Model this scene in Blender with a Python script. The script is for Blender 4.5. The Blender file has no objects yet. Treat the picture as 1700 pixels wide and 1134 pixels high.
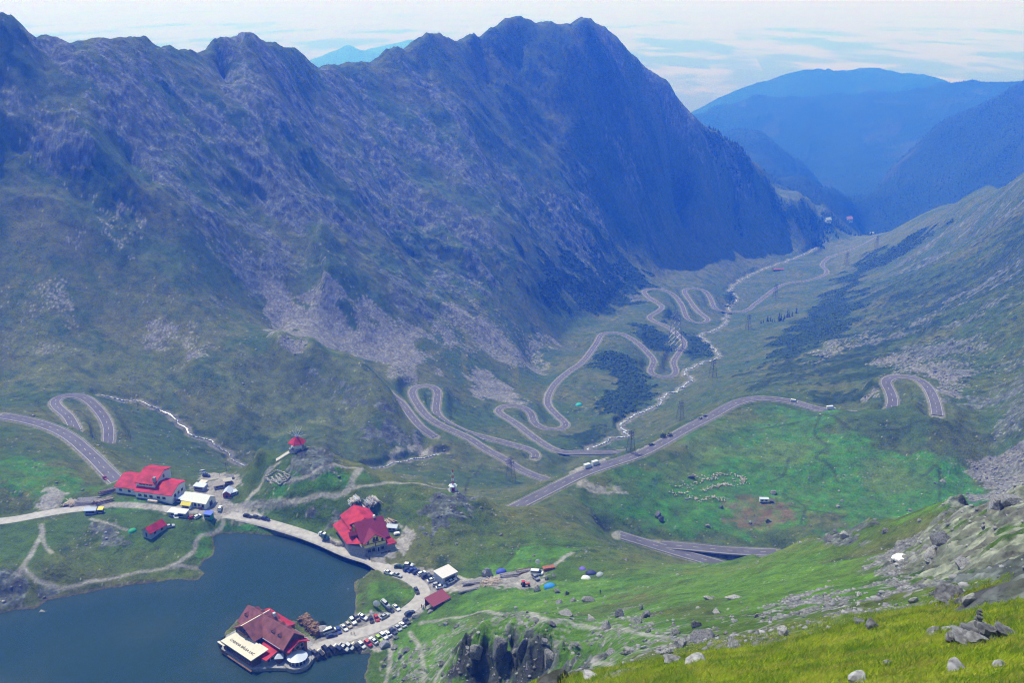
import bpy, bmesh, math, random
import numpy as np
from mathutils import Vector, Matrix, Euler

sc = bpy.context.scene
col = sc.collection
R = math.radians
# ---------------------------------------------------------------- camera, sky, sun, exposure
H = 240.0                 # camera height above the lake (lake level is z = 0)
PITCH = R(19.86)
FOC = 1653.0              # focal length in pixels of the 1700 px wide photograph
cam_d = bpy.data.cameras.new('camera')
cam_d.sensor_width = 36.0
cam_d.lens = 36.0 * FOC / 1700.0
cam_d.clip_start = 0.5
cam_d.clip_end = 300000.0
cam = bpy.data.objects.new('camera', cam_d)
col.objects.link(cam)
cam.location = (0, 0, H)
cam.rotation_euler = (math.pi / 2 - PITCH, 0, 0)
sc.camera = cam

SUN_AZ = R(-42)           # measured from the view direction (+Y), negative = to the left
SUN_EL = R(60)
SUN_STR = 3.4
SKY_STR = 0.13
EXPOSURE = 0.56
world = bpy.data.worlds.new('World')
sc.world = world
world.use_nodes = True
wn = world.node_tree
sky = wn.nodes.new('ShaderNodeTexSky')
sky.sky_type = 'NISHITA'
sky.sun_disc = False
sky.sun_elevation = SUN_EL
sky.sun_rotation = SUN_AZ
sky.altitude = 2000
sky.air_density = 1.2
sky.dust_density = 0.6
wn.links.new(sky.outputs[0], wn.nodes['Background'].inputs[0])
wn.nodes['Background'].inputs[1].default_value = SKY_STR
sun_d = bpy.data.lights.new('sun', 'SUN')
sun_d.energy = SUN_STR
sun_d.angle = R(0.5)
sun_d.color = (1.0, 0.95, 0.88)
sun = bpy.data.objects.new('sun', sun_d)
col.objects.link(sun)
sdir = Vector((math.sin(SUN_AZ) * math.cos(SUN_EL), math.cos(SUN_AZ) * math.cos(SUN_EL), math.sin(SUN_EL)))
sun.rotation_euler = sdir.to_track_quat('Z', 'Y').to_euler()
sun.location = (0, 0, 600)
sc.view_settings.view_transform = 'Standard'
sc.view_settings.look = 'None'
sc.view_settings.exposure = EXPOSURE
sc.view_settings.gamma = 1.0
sc.cycles.use_denoising = True
sc.cycles.denoiser = 'OPENIMAGEDENOISE'
sc.cycles.denoising_prefilter = 'NONE'
sc.cycles.denoising_input_passes = 'RGB_ALBEDO'
sc.cycles.max_bounces = 5
sc.cycles.diffuse_bounces = 2
sc.cycles.volume_bounces = 1
sc.cycles.use_adaptive_sampling = False
sc.cycles.filter_width = 1.1

rng = np.random.default_rng(7)
random.seed(7)
cP, sP = math.cos(PITCH), math.sin(PITCH)

def ray(u, v):
    """direction through a photograph pixel, scaled to one metre of ground distance Y"""
    a = (u - 850.0) / FOC
    b = -(v - 567.0) / FOC
    dy = cP + b * sP
    return a / dy, (-sP + b * cP) / dy

def pt_Y(u, v, Y):
    dx, dz = ray(u, v)
    return (Y * dx, Y, H + Y * dz)

def pt_z(u, v, z):
    dx, dz = ray(u, v)
    Y = (z - H) / dz
    return (Y * dx, Y, z)

# ---------------------------------------------------------------- terrain: survey points
# (u, v, ground distance) of the relief; roads and water carry their height instead
CREST = [(-120,75),(-60,42),(0,29),(9,33),(21,35),(35,46),(62,64),(74,59),(92,64),(109,73),(134,69),(166,59),(184,64),(198,59),
 (229,60),(244,67),(263,83),(277,77),(293,85),(314,83),(335,92),(356,76),(374,65),(395,64),(408,54),(424,58),(452,69),(469,78),
 (487,80),(505,95),(519,111),(547,107),(582,105),(603,103),(624,102),(643,85),(659,79),(672,85),(691,75),(709,58),(726,56),
 (744,64),(769,69),(786,58),(818,46),(843,32),(861,28),(878,34),(892,41),(910,36),(931,42),(942,39),(949,42),(970,30),(981,35),
 (988,42),(1009,55),(1018,67),(1025,67),(1037,85),(1048,102),(1058,106),(1076,125),(1094,139),(1111,150),(1121,166),(1153,198),
 (1171,219),(1195,233),(1216,254),(1234,265),(1248,282),(1266,296),(1276,314),(1283,328),(1308,339),(1329,341),(1343,353),
 (1375,367),(1393,381),(1410,390),(1428,392)]
CREST_Y = ([-120,0,200,335,408,519,603,709,861,970,1100,1276,1410,1428],
           [890,950,1075,1180,1230,1400,1500,1600,1850,1950,2080,2300,2550,2620])
PTS_Y = [
 # left wall
 (-250,120,900),(-400,200,780),(-400,450,620),(-250,300,790),(-250,500,690),(-250,620,610),(-120,200,870),(-120,400,765),(-120,560,680),
 (0,150,915),(0,300,855),(0,400,805),(0,500,745),(0,600,692),(0,652,652),
 (75,120,955),(75,260,895),(75,380,825),(75,480,765),
 (150,200,930),(150,350,865),(150,450,805),(150,550,742),(150,620,695),
 (225,150,1015),(225,300,930),(225,420,845),(225,520,780),
 (300,200,1040),(300,350,920),(300,450,830),(300,550,768),(300,640,705),
 (375,140,1175),(375,300,1025),(375,420,920),(375,510,830),
 (450,200,1150),(450,350,1040),(450,430,970),(450,500,900),(460,550,855),
 (519,180,1290),(530,300,1150),(540,420,1010),(540,500,930),(560,560,890),
 (603,180,1400),(600,300,1240),(610,400,1120),(620,500,980),(620,570,905),(660,630,840),
 (660,170,1470),(680,300,1330),(690,400,1210),(700,500,1050),(700,580,930),(720,625,880),
 (709,120,1560),(740,220,1480),(760,320,1370),(780,420,1240),(790,500,1110),(780,600,960),(770,670,850),
 (800,120,1700),(820,220,1600),(850,320,1490),(860,420,1340),(860,500,1200),(860,580,1060),(830,645,930),
 (861,100,1790),(900,200,1720),(940,300,1640),(950,400,1530),(940,480,1400),(930,560,1220),(900,620,1040),
 (970,100,1880),(1000,200,1850),(1030,300,1790),(1040,400,1690),(1020,480,1520),(1000,520,1400),(970,580,1180),
 (1060,180,1990),(1100,260,2000),(1120,360,2030),(1130,420,1850),(1100,460,1700),(1060,440,1660),
 (1150,260,2080),(1200,320,2150),(1220,370,2170),(1220,400,2065),(1200,440,1900),
 (1250,330,2240),(1290,380,2280),(1300,410,2250),(1350,385,2420),(1390,395,2520),
 # the smooth hill in the left middle ground
 (460,556,762),(450,620,742),(450,680,702),(450,735,668),(520,567,765),(520,640,735),(520,700,695),(575,584,768),(602,601,757),(570,660,725),(570,720,690),
 (622,621,749),(640,641,741),(620,690,705),(650,657,735),(690,713,712),(730,728,712),(770,738,715),(700,760,690),(600,745,668),(540,735,660),
 (390,590,742),(330,612,716),(330,660,696),(390,680,682),(270,655,692),
 # right side of the valley
 (1480,383,2500),(1560,370,2300),(1600,345,2100),(1650,312,1850),(1700,285,1600),(1760,250,1430),(1950,160,1150),
 (1600,420,1500),(1700,400,1200),(1600,500,1020),(1700,500,880),(1500,520,1130),(1500,590,830),(1600,600,745),(1700,600,690),
 (1700,700,592),(1620,680,640),(1950,400,700),(1950,600,520),(1850,500,680),
 (1370,685,648),(1400,681,645),(1440,678,640),(1480,676,634),(1520,673,625),(1560,670,616),(1430,714,610),(1520,708,602),
 (1560,450,1340),(1640,460,1130),(1440,560,1030),(1420,500,1420),
 # near slope below the view point
 (1700,1134,22),(1500,1134,25),(1300,1134,31),(1100,1134,42),(1000,1134,52),(1900,1134,17),(1700,1300,12),(1300,1300,16),(900,1300,30),(500,1300,120),
 (1700,985,60),(1600,1000,61),(1520,1018,61),(1400,1045,61),(1260,1075,62),(1120,1095,64),(1000,1118,66),(880,1136,70),
 (1600,1060,36),(1400,1090,42),(1200,1110,46),(1700,1060,33),(1900,960,58),
 # boulder field and crag
 (1000,1060,190),(1000,1030,235),(1000,1005,275),(1060,1030,200),(1100,1070,150),(1200,1060,130),(1200,1020,190),(1200,980,250),(1200,950,305),
 (1300,1040,125),(1300,1000,180),(1300,960,240),(1300,920,290),(1400,1030,105),(1400,1000,150),(1400,960,210),(1400,920,250),
 (1370,892,278),(1450,860,280),(1550,850,265),(1600,832,240),(1700,810,215),(1900,760,190),
 (1500,930,200),(1500,900,228),(1570,960,150),(1600,900,172),(1700,880,152),(1700,970,95),(1600,975,115),(1500,985,125),(1900,900,110),
 (800,1046,216),(850,1043,214),(900,1050,206),(950,1072,198),(985,1095,190),(800,1134,208),(850,1134,203),(930,1120,190),(760,1075,222),
 (740,1100,245),(700,1110,264),(720,1134,262),(1000,1100,160),(1060,1085,140),(900,1115,198),
 (880,1022,292),(940,1025,262),(960,990,310),
 # crest that closes the lake basin and hides the valley
 (430,745,450),(495,740,450),(390,785,455),(540,745,448),(600,770,447),(650,785,445),(700,800,442),(750,812,438),(800,822,436),(870,845,435),
 (960,870,428),(1050,910,410),(1180,940,385),(1250,921,350),(1350,893,312),
 (495,790,428),(495,830,418),(560,800,428),(430,800,440),
]
PTS_Z = [
 (560,840,7),(420,830,7),(650,830,8),(760,830,8),(800,880,0),(850,905,0),(830,940,2),(750,900,4),(700,870,7),(740,965,3),(650,950,2.5),
 (620,985,5),(600,1045,1.5),(550,1075,1.5),(890,970,10),(950,960,14),(1000,960,17),(1000,985,28),(1060,950,22),(870,1020,30),(760,1030,12),
 (700,1040,5),(650,1110,3),(625,1134,1),(720,1090,16),(760,1060,30),(950,915,3),(900,930,6),(1000,935,10),(1100,950,22),
 (200,900,6),(100,930,8),(0,960,9),(150,870,6),(60,900,10),(0,880,6),(0,800,12),(100,800,8),(0,740,2),(60,765,5),(250,830,6),(330,880,4),
 (-200,800,20),(-200,950,12),(300,920,5),(-200,720,5),
 # valley floor between road and stream
 (1047,750,-100),(848,797,-107),(1130,700,-110),(1183,627,-150),(1242,545,-215),(1287,493,-262),(1200,640,-130),(1300,640,-85),(1350,600,-112),
 (1400,640,-65),(1280,570,-172),(1350,520,-212),(1400,470,-260),(1480,440,-235),(1000,650,-160),(1050,600,-180),(960,690,-150),(1020,690,-140),
 (1050,660,-160),(1160,590,-200),(1110,590,-195),(1040,540,-205),(1280,440,-322),(1330,440,-310),(1250,470,-295),(1180,460,-280),
 (760,680,-125),(850,640,-150),(880,600,-175),(780,770,-108),(650,775,-92),(940,740,-128),
 (1250,700,-55),(1350,720,-50),(1500,730,-46),(1650,760,-48),(1150,760,-53),(1300,790,-55),(1450,800,-54),(1600,810,-52),
 (1060,810,-47),(980,830,-42),(1020,850,-46),(1150,830,-54),(1280,850,-56),(1380,845,-54),(1080,880,-54),(1250,895,-58),(1480,835,-55),(1700,790,-45),
 # lake bed
 (200,1060,-4),(100,1100,-4),(400,930,-4),(450,960,-4),(500,940,-4),(300,1000,-4),(560,1120,-3),(570,960,-4),(0,1100,-4),(-200,1080,-4),(300,1134,-4),(200,1300,-6),(500,1200,-3),
]
# far ranges beyond the valley mouth
FAR_Y = [
 (1700,140,3800),(1640,165,3750),(1560,210,3700),(1480,270,3700),(1430,340,3750),(1600,300,3300),(1500,380,3300),(1700,250,3200),(1900,100,3600),(1410,395,3900),
 (1180,185,6000),(1250,165,6000),(1330,158,6000),(1440,155,6000),(1560,143,6100),(1640,142,6200),(1900,135,6200),(1300,250,5200),(1330,310,4700),(1390,370,3950),
 (1380,230,5300),(1450,220,5200),(1200,225,5600),(1150,200,5900),
 (1200,230,4400),(1270,228,4300),(1330,275,4200),(1375,330,4100),(1260,300,3600),(1330,345,3500),
 (1190,170,8600),(1250,148,9000),(1340,124,9000),(1440,124,9000),(1520,132,9000),(1570,143,9000),(1350,140,7800),(1480,145,7800),
]
ROADS = {   # name: (half width, [(u, v, z)])
 'upper': (4.2, [(840,850,-33),(870,835,-35),(900,820,-36.5),(960,790,-40),(1000,775,-42),(1060,755,-45),(1100,735,-47),(1140,712,-50),(1180,692,-52),(1220,670,-55),
           (1250,662,-56),(1280,662,-57),(1320,668,-57.5),(1360,680,-58),(1420,686,-55),(1470,688,-52),(1482,672,-48),(1478,650,-46),(1468,634,-44),(1480,626,-43),(1500,625,-42.5),
           (1520,628,-42),(1540,643,-40),(1552,668,-38),(1556,690,-36)]),
 'valley': (3.8, [(1060,747,-122),(1028,751,-124),(981,752,-125),(941,752,-126),(915,745,-127),(883,724,-130),(856,703,-134),(835,690,-137),(826,682,-139),(835,675,-140),
           (851,673,-141),(870,677,-142),(883,687,-144),(885,700,-146),(899,711,-147),(917,714,-148),(936,711,-149),(940,704,-150),(933,697,-151),(917,682,-153),(909,670,-155),
           (912,653,-158),(925,634,-163),(946,616,-168),(968,600,-173),(991,569,-181),(998,556,-183),(1012,552,-185),(1034,555,-187),(1058,569,-189),(1079,590,-191),(1086,601,-192),
           (1079,615,-194),(1087,624,-195),(1101,626,-196),(1118,624,-198),(1122,615,-199),(1118,601,-201),(1129,583,-205),(1136,569,-208),(1122,553,-211),(1111,544,-213),
           (1083,532,-216),(1079,525,-217),(1094,516,-220),(1099,509,-222),(1090,502,-224),(1076,493,-227),(1069,484,-229),(1079,480,-231),(1101,481,-232),(1120,491,-236),
           (1133,509,-240),(1138,524,-243),(1146,533,-245),(1158,536,-246),(1171,535,-248),(1175,530,-249),(1168,524,-250),(1157,515,-252),(1146,500,-254),(1136,485,-257),
           (1140,480,-258),(1151,478,-259),(1166,481,-261),(1176,489,-264),(1182,502,-267),(1186,511,-269),(1197,516,-271),(1216,518,-273),(1240,515,-277),(1253,505,-279),
           (1268,494,-282),(1286,480,-286),(1308,470,-290),(1340,466,-295),(1367,457,-300),(1373,450,-304),(1365,440,-311),(1375,428,-319),(1402,419,-326),(1432,407,-336),(1455,394,-346)]),
 'loop': (3.8, [(570,602,-78),(585,595,-84),(598,603,-87),(603,612,-89),(620,630,-92),(650,657,-95),(666,669,-97),(682,690,-99),(700,711,-100),(722,726,-103)]),
 'middle': (3.8, [(935,806,-114),(912,798,-113),(870,783,-111.5),(835,761,-110),(809,748,-109),(777,727,-109),(735,708,-108),(711,693,-108),(695,674,-109),(684,653,-110),(690,643,-111),(707,640,-112),
           (722,643,-113),(727,652,-114),(725,666,-115),(725,687,-116),(743,703,-117),(777,719,-118.5),(819,730,-120),(856,740,-121),(883,748,-122),(893,755,-122.5),(888,761,-123)]),
 'hairpin': (4.0, [(0,690,-10),(60,702,-9),(110,722,-6),(150,755,-2),(175,780,1),(195,800,3.5)]),
 'hairpin_low': (3.8, [(126,716,-27),(120,703,-28),(112,690,-29),(96,677,-31),(90,666,-32.5),(100,659,-33),(118,656,-33.5),(140,660,-34.5),(163,680,-36),(178,703,-37.5),(181,725,-39),(178,742,-41)]),
 'basin': (4.2, [(1030,889,-50),(1055,897,-52.5),(1090,907,-56),(1130,919,-58),(1180,933,-60),(1220,945,-62)]),
 'basin_far': (4.0, [(1095,905,-56.5),(1130,907,-57.5),(1170,911,-58),(1210,915,-58.5),(1250,917,-59),(1290,918,-59.5)]),
}
LAKE_ROAD = [(-120,872,5),(0,866,5),(60,856,5),(120,846,5.5),(200,840,6),(270,845,6),(340,852,4.6),(400,858,3.5),(450,870,2.9),(500,885,2.6),(540,900,2.6),(580,918,2.8),(620,930,3),
             (640,945,3),(680,960,3),(700,975,3),(704,990,2.8),(690,1005,2.5),(660,1025,2.2),(620,1045,1.8),(580,1057,1.6),(540,1072,1.6),(520,1082,1.6)]
STREAM = [(940,768,-136),(959,764,-135.5),(976,755,-135),(981,744,-136),(1002,735,-138),(1026,727,-140),(1041,722,-142),(1035,708,-144),(1036,698,-147),(1049,691,-149),(1068,685,-152),(1084,674,-156),(1100,662,-160),
          (1126,644,-168),(1149,633,-174),(1138,618,-181),(1160,604,-188),(1195,591,-199),(1184,579,-207),(1174,568,-215),(1165,556,-224),(1188,547,-236),(1203,537,-248),(1203,530,-256),
          (1212,518,-279),(1211,507,-282),(1224,495,-285),(1212,480,-291),(1233,463,-305),(1268,446,-320),(1302,434,-336),(1341,419,-354),(1364,402,-371)]
STREAM_LEFT = [(165,655,-42),(200,662,-48),(240,665,-52),(270,685,-58),(310,710,-65),(350,735,-72),(380,757,-78),(410,775,-83)]
STREAM_LOW = [(560,782,-87),(600,778,-91),(640,773,-95),(670,765,-98),(710,757,-101),(740,752,-103)]
LAKE = [(612,1200),(606,1124),(612,1101),(612,1088),(587,1085),(562,1088),(529,1096),(512,1102),(490,1113),(440,1112),(400,1097),(371,1078),(372,1060),(392,1030),(425,1022),(470,1030),
        (510,1038),(540,1045),(575,1036),(586,1020),(592,1005),(590,985),(588,968),(605,957),(619,950),(612,938),(590,925),(560,915),(530,905),(500,897),(460,890),(420,886),(390,885),
        (365,887),(355,892),(357,908),(352,922),(335,935),(328,945),(337,953),(330,965),(280,964),(230,970),(180,978),(120,988),(80,997),(60,1010),(0,1018),(-120,1028),(-220,1200)]

def resample(pts, step):
    """smooth a 3-D polyline (Catmull-Rom) and resample it evenly"""
    p = np.array(pts, float)
    q = np.vstack([2 * p[0] - p[1], p, 2 * p[-1] - p[-2]])
    out = []
    for i in range(1, len(q) - 2):
        p0, p1, p2, p3 = q[i - 1], q[i], q[i + 1], q[i + 2]
        n = 12
        for k in range(n):
            t = k / n
            out.append(0.5 * ((2 * p1) + (-p0 + p2) * t + (2 * p0 - 5 * p1 + 4 * p2 - p3) * t * t + (-p0 + 3 * p1 - 3 * p2 + p3) * t ** 3))
    out.append(p[-1])
    out = np.array(out)
    d = np.concatenate([[0], np.cumsum(np.linalg.norm(np.diff(out[:, :2], axis=0), axis=1))])
    n = max(2, int(d[-1] / step) + 1)
    s = np.linspace(0, d[-1], n)
    return np.stack([np.interp(s, d, out[:, k]) for k in range(3)], 1)

def smooth_line(p, n):
    q = p.copy()
    for _ in range(n):
        q[1:-1] = 0.25 * q[:-2] + 0.5 * q[1:-1] + 0.25 * q[2:]
    return q

road_lines = {}
for k, (w, pts) in ROADS.items():
    road_lines[k] = smooth_line(resample([pt_z(*p) for p in pts], 3.0), 6)
lake_road = smooth_line(resample([pt_z(*p) for p in LAKE_ROAD], 2.0), 6)
stream = resample([pt_z(*p) for p in STREAM], 3.0)
stream_left = resample([pt_z(*p) for p in STREAM_LEFT], 2.0)
stream_low = resample([pt_z(*p) for p in STREAM_LOW], 2.0)
for _l, _a in ((stream_left, 1.0), (stream_low, .8), (stream, 1.2)):
    _i = np.arange(len(_l)); _e = np.clip(np.minimum(_i, len(_l) - 1 - _i) / 10.0, 0, 1)
    _l[:, 0] += _a * _e * (1.7 * np.sin(_i * .29) + 1.2 * np.sin(_i * .71 + 1) + .8 * np.sin(_i * 1.3))
    _l[:, 1] += _a * _e * (1.7 * np.sin(_i * .23 + 2) + 1.2 * np.sin(_i * .61))
lake_poly = np.array([pt_z(u, v, 0)[:2] for u, v in LAKE])

ctrl = []
for u, v in CREST:
    Y = float(np.interp(u, *CREST_Y))
    x, y, z = pt_Y(u, v, Y)
    ctrl.append((x, y, z))
crest_world = np.array(ctrl)
for i in range(0, len(CREST), 2):
    x, y, z = crest_world[i]
    f = 1 if CREST[i][0] < 1260 else .45
    for k, dz in ((1.05, 35 * f), (1.3, 210 * f)):
        ctrl.append((x * k, y * k, z - dz))
for i in range(0, len(CREST), 12):
    x, y, z = crest_world[i]
    if CREST[i][0] < 1130:
        ctrl.append((x * 9500 / y, 9500, -1190))
        ctrl.append((x * 4000 / y, 4000, -500))
        ctrl.append((x * 6500 / y, 6500, -1000))
ctrl += [pt_Y(*p) for p in PTS_Y + FAR_Y] + [pt_z(*p) for p in PTS_Z]
# backs of the crests that hide lower ground
for (u, v, Y, b) in [(430,745,450,1),(495,740,450,1),(540,745,448,1),(600,770,447,1),(650,785,445,1),(700,800,442,1),(750,812,438,1),(800,822,436,1),(870,845,435,.6),(960,870,428,.7),
                  (1050,910,410,1),(1180,940,385,1),(1250,921,350,1.2),(1350,893,312,1.6),(1450,860,280,1.7),(1550,850,265,1.7),(1700,810,215,2)]:
    x, y, z = pt_Y(u, v, Y)
    ctrl.append((x * 1.06, y * 1.06, z - 22 * b))
    if u < 800: ctrl.append((x * 1.22, y * 1.22, z - 62 * b))
for (u, v, Y) in [(1700,985,60),(1520,1018,61),(1400,1045,61),(1260,1075,62),(1120,1095,64)]:
    x, y, z = pt_Y(u, v, Y)
    ctrl.append((x * 1.2, y * 1.2, z - 11))
for (u, v, Y) in [(1340,124,9000),(1440,124,9000),(1520,132,9000)]:
    x, y, z = pt_Y(u, v, Y); ctrl.append((x * 1.12, y * 1.12, -1190))
for (u, v, Y) in [(1700,140,3800),(1560,210,3700),(1480,270,3700)]:
    x, y, z = pt_Y(u, v, Y); ctrl.append((x * 1.15, y * 1.15, z - 260))
for (u, v, Y) in [(1250,165,6000),(1440,155,6000),(1560,143,6100),(1640,142,6200)]:
    x, y, z = pt_Y(u, v, Y); ctrl.append((x * 1.13, y * 1.13, z - 330))
for (u, v, Y) in [(1270,228,4300),(1330,275,4200)]:
    x, y, z = pt_Y(u, v, Y); ctrl.append((x * 1.08, y * 1.08, z - 190))
for (u, v, Y) in [(1428,392,2620),(1480,383,2500),(1560,370,2300),(1600,345,2100),(1700,285,1600)]:
    x, y, z = pt_Y(u, v, Y)
    ctrl.append((x * 1.06, y * 1.06, z - 45)); ctrl.append((x * 1.25, y * 1.25, min(z - 200, -560)))
for th in (-.7, -.4, -.1, .2, .5, .7):
    ctrl.append((9500 * math.sin(th) * 1.1, 9500 * math.cos(th) * 1.1, -1195))
for ln, st in [(l, 8) for l in road_lines.values()] + [(lake_road, 10), (stream, 12), (stream_left, 12), (stream_low, 10)]:
    for i in range(0, len(ln), st):
        ctrl.append(tuple(ln[i]))
ctrl = np.array(ctrl)
KT = 2.2
def to_lp(x, y):
    return np.stack([KT * np.arctan2(x, y), np.log(np.hypot(x, y))], -1)
cq = to_lp(ctrl[:, 0], ctrl[:, 1])
cr = np.hypot(ctrl[:, 0], ctrl[:, 1])
ct = (H - ctrl[:, 2]) / cr
# drop near-duplicates
keep = []
for i in range(len(cq)):
    if all(np.hypot(*(cq[i] - cq[j])) > 0.004 for j in keep[-400:]):
        keep.append(i)
cq, ct = cq[keep], ct[keep]
RC = 0.007
def phi(d2):
    return np.sqrt(d2 + RC * RC)
nn = len(cq)
A = phi(((cq[:, None] - cq[None]) ** 2).sum(-1)) - 1e-3 * np.eye(nn)
A = np.block([[A, np.ones((nn, 1))], [np.ones((1, nn)), np.zeros((1, 1))]])
wgt = np.linalg.solve(A, np.append(ct, 0))
# log-polar grid about the view point: fine where the picture looks along the ground
def rows():
    r, out = 9.0, []
    while r < 10600:
        out.append(r)
        r *= 1 + (0.009 if r < 60 else 0.005 if r < 240 else 0.0019 if r < 1700 else 0.0026 if r < 2700 else 0.006)
    return np.array(out)
RR = rows()
NTH = 1150
TH = np.linspace(-0.74, 0.74, NTH)
cth = np.linspace(-0.74, 0.74, 520)
clr = np.linspace(math.log(RR[0]), math.log(RR[-1]), 800)
G = np.zeros((800, 520), np.float32)
cq32, wg32 = cq.astype(np.float32), wgt[:-1].astype(np.float64)
for i in range(800):
    q = np.stack([KT * cth, np.full(520, clr[i])], -1)
    d2 = ((q[:, None] - cq[None]) ** 2).sum(-1)
    G[i] = phi(d2) @ wgt[:-1] + wgt[-1]
def catmull(a, f):
    """sample rows of a at float index f (cubic)"""
    i = np.clip(np.floor(f).astype(int), 0, a.shape[0] - 2)
    t = (f - i)[:, None]
    p0, p1, p2, p3 = a[np.maximum(i - 1, 0)], a[i], a[i + 1], a[np.minimum(i + 2, a.shape[0] - 1)]
    return 0.5 * (2 * p1 + (p2 - p0) * t + (2 * p0 - 5 * p1 + 4 * p2 - p3) * t * t + (3 * p1 - p0 - 3 * p2 + p3) * t ** 3)
lr = np.log(RR)
T = catmull(G, (lr - clr[0]) / (clr[1] - clr[0]))
T = catmull(T.T.copy(), (TH - cth[0]) / (cth[1] - cth[0])).T.copy()
X = RR[:, None] * np.sin(TH)[None]
Yg = RR[:, None] * np.cos(TH)[None]
Z = H - T * RR[:, None]
del T
# ---------------------------------------------------------------- noise
_perm = np.random.default_rng(11).permutation(512)
_perm = np.concatenate([_perm, _perm, _perm])
_ga = np.random.default_rng(12).uniform(0, 2 * np.pi, 512)
_gx, _gy = np.cos(_ga).astype(np.float32), np.sin(_ga).astype(np.float32)
def perlin(x, y, seed=0):
    x = np.asarray(x, np.float32) + seed * 17.31
    y = np.asarray(y, np.float32) + seed * 9.77
    xi, yi = np.floor(x).astype(np.int32), np.floor(y).astype(np.int32)
    fx, fy = x - xi, y - yi
    u, v = fx * fx * fx * (fx * (fx * 6 - 15) + 10), fy * fy * fy * (fy * (fy * 6 - 15) + 10)
    xi &= 511; yi &= 511
    a, b = _perm[xi], _perm[xi + 1]
    def g(h, dx, dy): return _gx[h] * dx + _gy[h] * dy
    h00, h01, h10, h11 = _perm[a + yi], _perm[a + yi + 1], _perm[b + yi], _perm[b + yi + 1]
    n0 = g(h00, fx, fy) * (1 - u) + g(h10, fx - 1, fy) * u
    n1 = g(h01, fx, fy - 1) * (1 - u) + g(h11, fx - 1, fy - 1) * u
    return (n0 * (1 - v) + n1 * v) * 1.45
def sstep(a, b, x):
    t = np.clip((x - a) / (b - a), 0, 1)
    return t * t * (3 - 2 * t)

# ---------------------------------------------------------------- relief detail
RG = np.broadcast_to(RR[:, None], X.shape)
dZr = np.gradient(Z, RR, axis=0)
dZt = np.gradient(Z, TH, axis=1) / RR[:, None]
SLOPE = np.hypot(dZr, dZt)
val_y = np.array([0, 550, 650, 760, 940, 1160, 1470, 2000, 2450, 4000, 11000.])
val_x = np.interp(val_y, stream[:, 1], stream[:, 0]); val_x[0] = val_x[1] = val_x[2] = 60; val_x[-2:] = 1150, 3500
side = X - np.interp(Yg, val_y, val_x)              # > 0 right of the stream
wr = sstep(-40, 40, side)
dth = TH[1] - TH[0]
def stamp(line, rad):
    """distance from each grid vertex to a polyline and the height of the nearest point on it"""
    D = np.full(X.shape, 1e6, np.float32)
    ZN = np.zeros(X.shape, np.float32)
    for x, y, z in line:
        r, t = math.hypot(x, y), math.atan2(x, y)
        i0, i1 = np.searchsorted(RR, [r - rad, r + rad])
        h = rad / max(r, rad + 1)
        j0, j1 = int((t - h - TH[0]) / dth), int((t + h - TH[0]) / dth) + 2
        j0, j1 = max(j0, 0), min(j1, NTH)
        if i1 <= i0 or j1 <= j0: continue
        s = (slice(i0, i1), slice(j0, j1))
        d = np.hypot(X[s] - x, Yg[s] - y)
        m = d < D[s]
        D[s] = np.where(m, d, D[s]); ZN[s] = np.where(m, z, ZN[s])
    return D, ZN
def poly_sd(poly, m):
    """signed distance (inside < 0) of the masked grid vertices to a polygon"""
    px, py = X[m], Yg[m]
    d = np.full(px.shape, 1e9); ins = np.zeros(px.shape, bool)
    n = len(poly)
    for i in range(n):
        ax, ay = poly[i]; bx, by = poly[(i + 1) % n]
        ex, ey = bx - ax, by - ay
        t = np.clip(((px - ax) * ex + (py - ay) * ey) / (ex * ex + ey * ey + 1e-9), 0, 1)
        d = np.minimum(d, (px - ax - t * ex) ** 2 + (py - ay - t * ey) ** 2)
        c = (ay > py) != (by > py)
        ins ^= c & (px < (bx - ax) * (py - ay) / (by - ay + 1e-12) + ax)
    d = np.sqrt(d)
    return np.where(ins, -d, d)
def bbox(poly, pad):
    return (X > poly[:, 0].min() - pad) & (X < poly[:, 0].max() + pad) & (Yg > poly[:, 1].min() - pad) & (Yg < poly[:, 1].max() + pad)
# ---------------------------------------------------------------- looking things up on the ground
def ground_z(x, y):
    r, t = math.hypot(x, y), math.atan2(x, y)
    i = min(max(np.searchsorted(RR, r) - 1, 0), len(RR) - 2)
    j = min(max(int((t - TH[0]) / dth), 0), NTH - 2)
    a = (r - RR[i]) / (RR[i + 1] - RR[i]); b = (t - TH[j]) / dth
    return float((Z[i, j] * (1 - a) + Z[i + 1, j] * a) * (1 - b) + (Z[i, j + 1] * (1 - a) + Z[i + 1, j + 1] * a) * b)
_Ys = np.exp(np.arange(math.log(14), math.log(10000), .0022))
def at(u, v):
    """the point of the ground seen at a photograph pixel"""
    dx, dz = ray(u, v)
    x, y, z = _Ys * dx, _Ys, H + _Ys * dz
    r = np.hypot(x, y); t = math.atan2(dx, 1)
    fi = np.interp(r, RR, np.arange(len(RR))); j = min(max(int((t - TH[0]) / dth), 0), NTH - 2)
    b = (t - TH[j]) / dth
    i = np.clip(fi.astype(int), 0, len(RR) - 2); a = fi - i
    zg = (Z[i, j] * (1 - a) + Z[i + 1, j] * a) * (1 - b) + (Z[i, j + 1] * (1 - a) + Z[i + 1, j + 1] * a) * b
    h = np.nonzero(z <= zg)[0]
    if len(h) == 0:
        k = len(_Ys) - 1
    else:
        k = h[0]
    if k > 0:
        g0, g1 = z[k - 1] - zg[k - 1], z[k] - zg[k]
        f = g0 / (g0 - g1 + 1e-9)
        Y = _Ys[k - 1] + (_Ys[k] - _Ys[k - 1]) * min(max(f, 0), 1)
    else:
        Y = _Ys[0]
    return np.array([Y * dx, Y, H + Y * dz])

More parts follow.
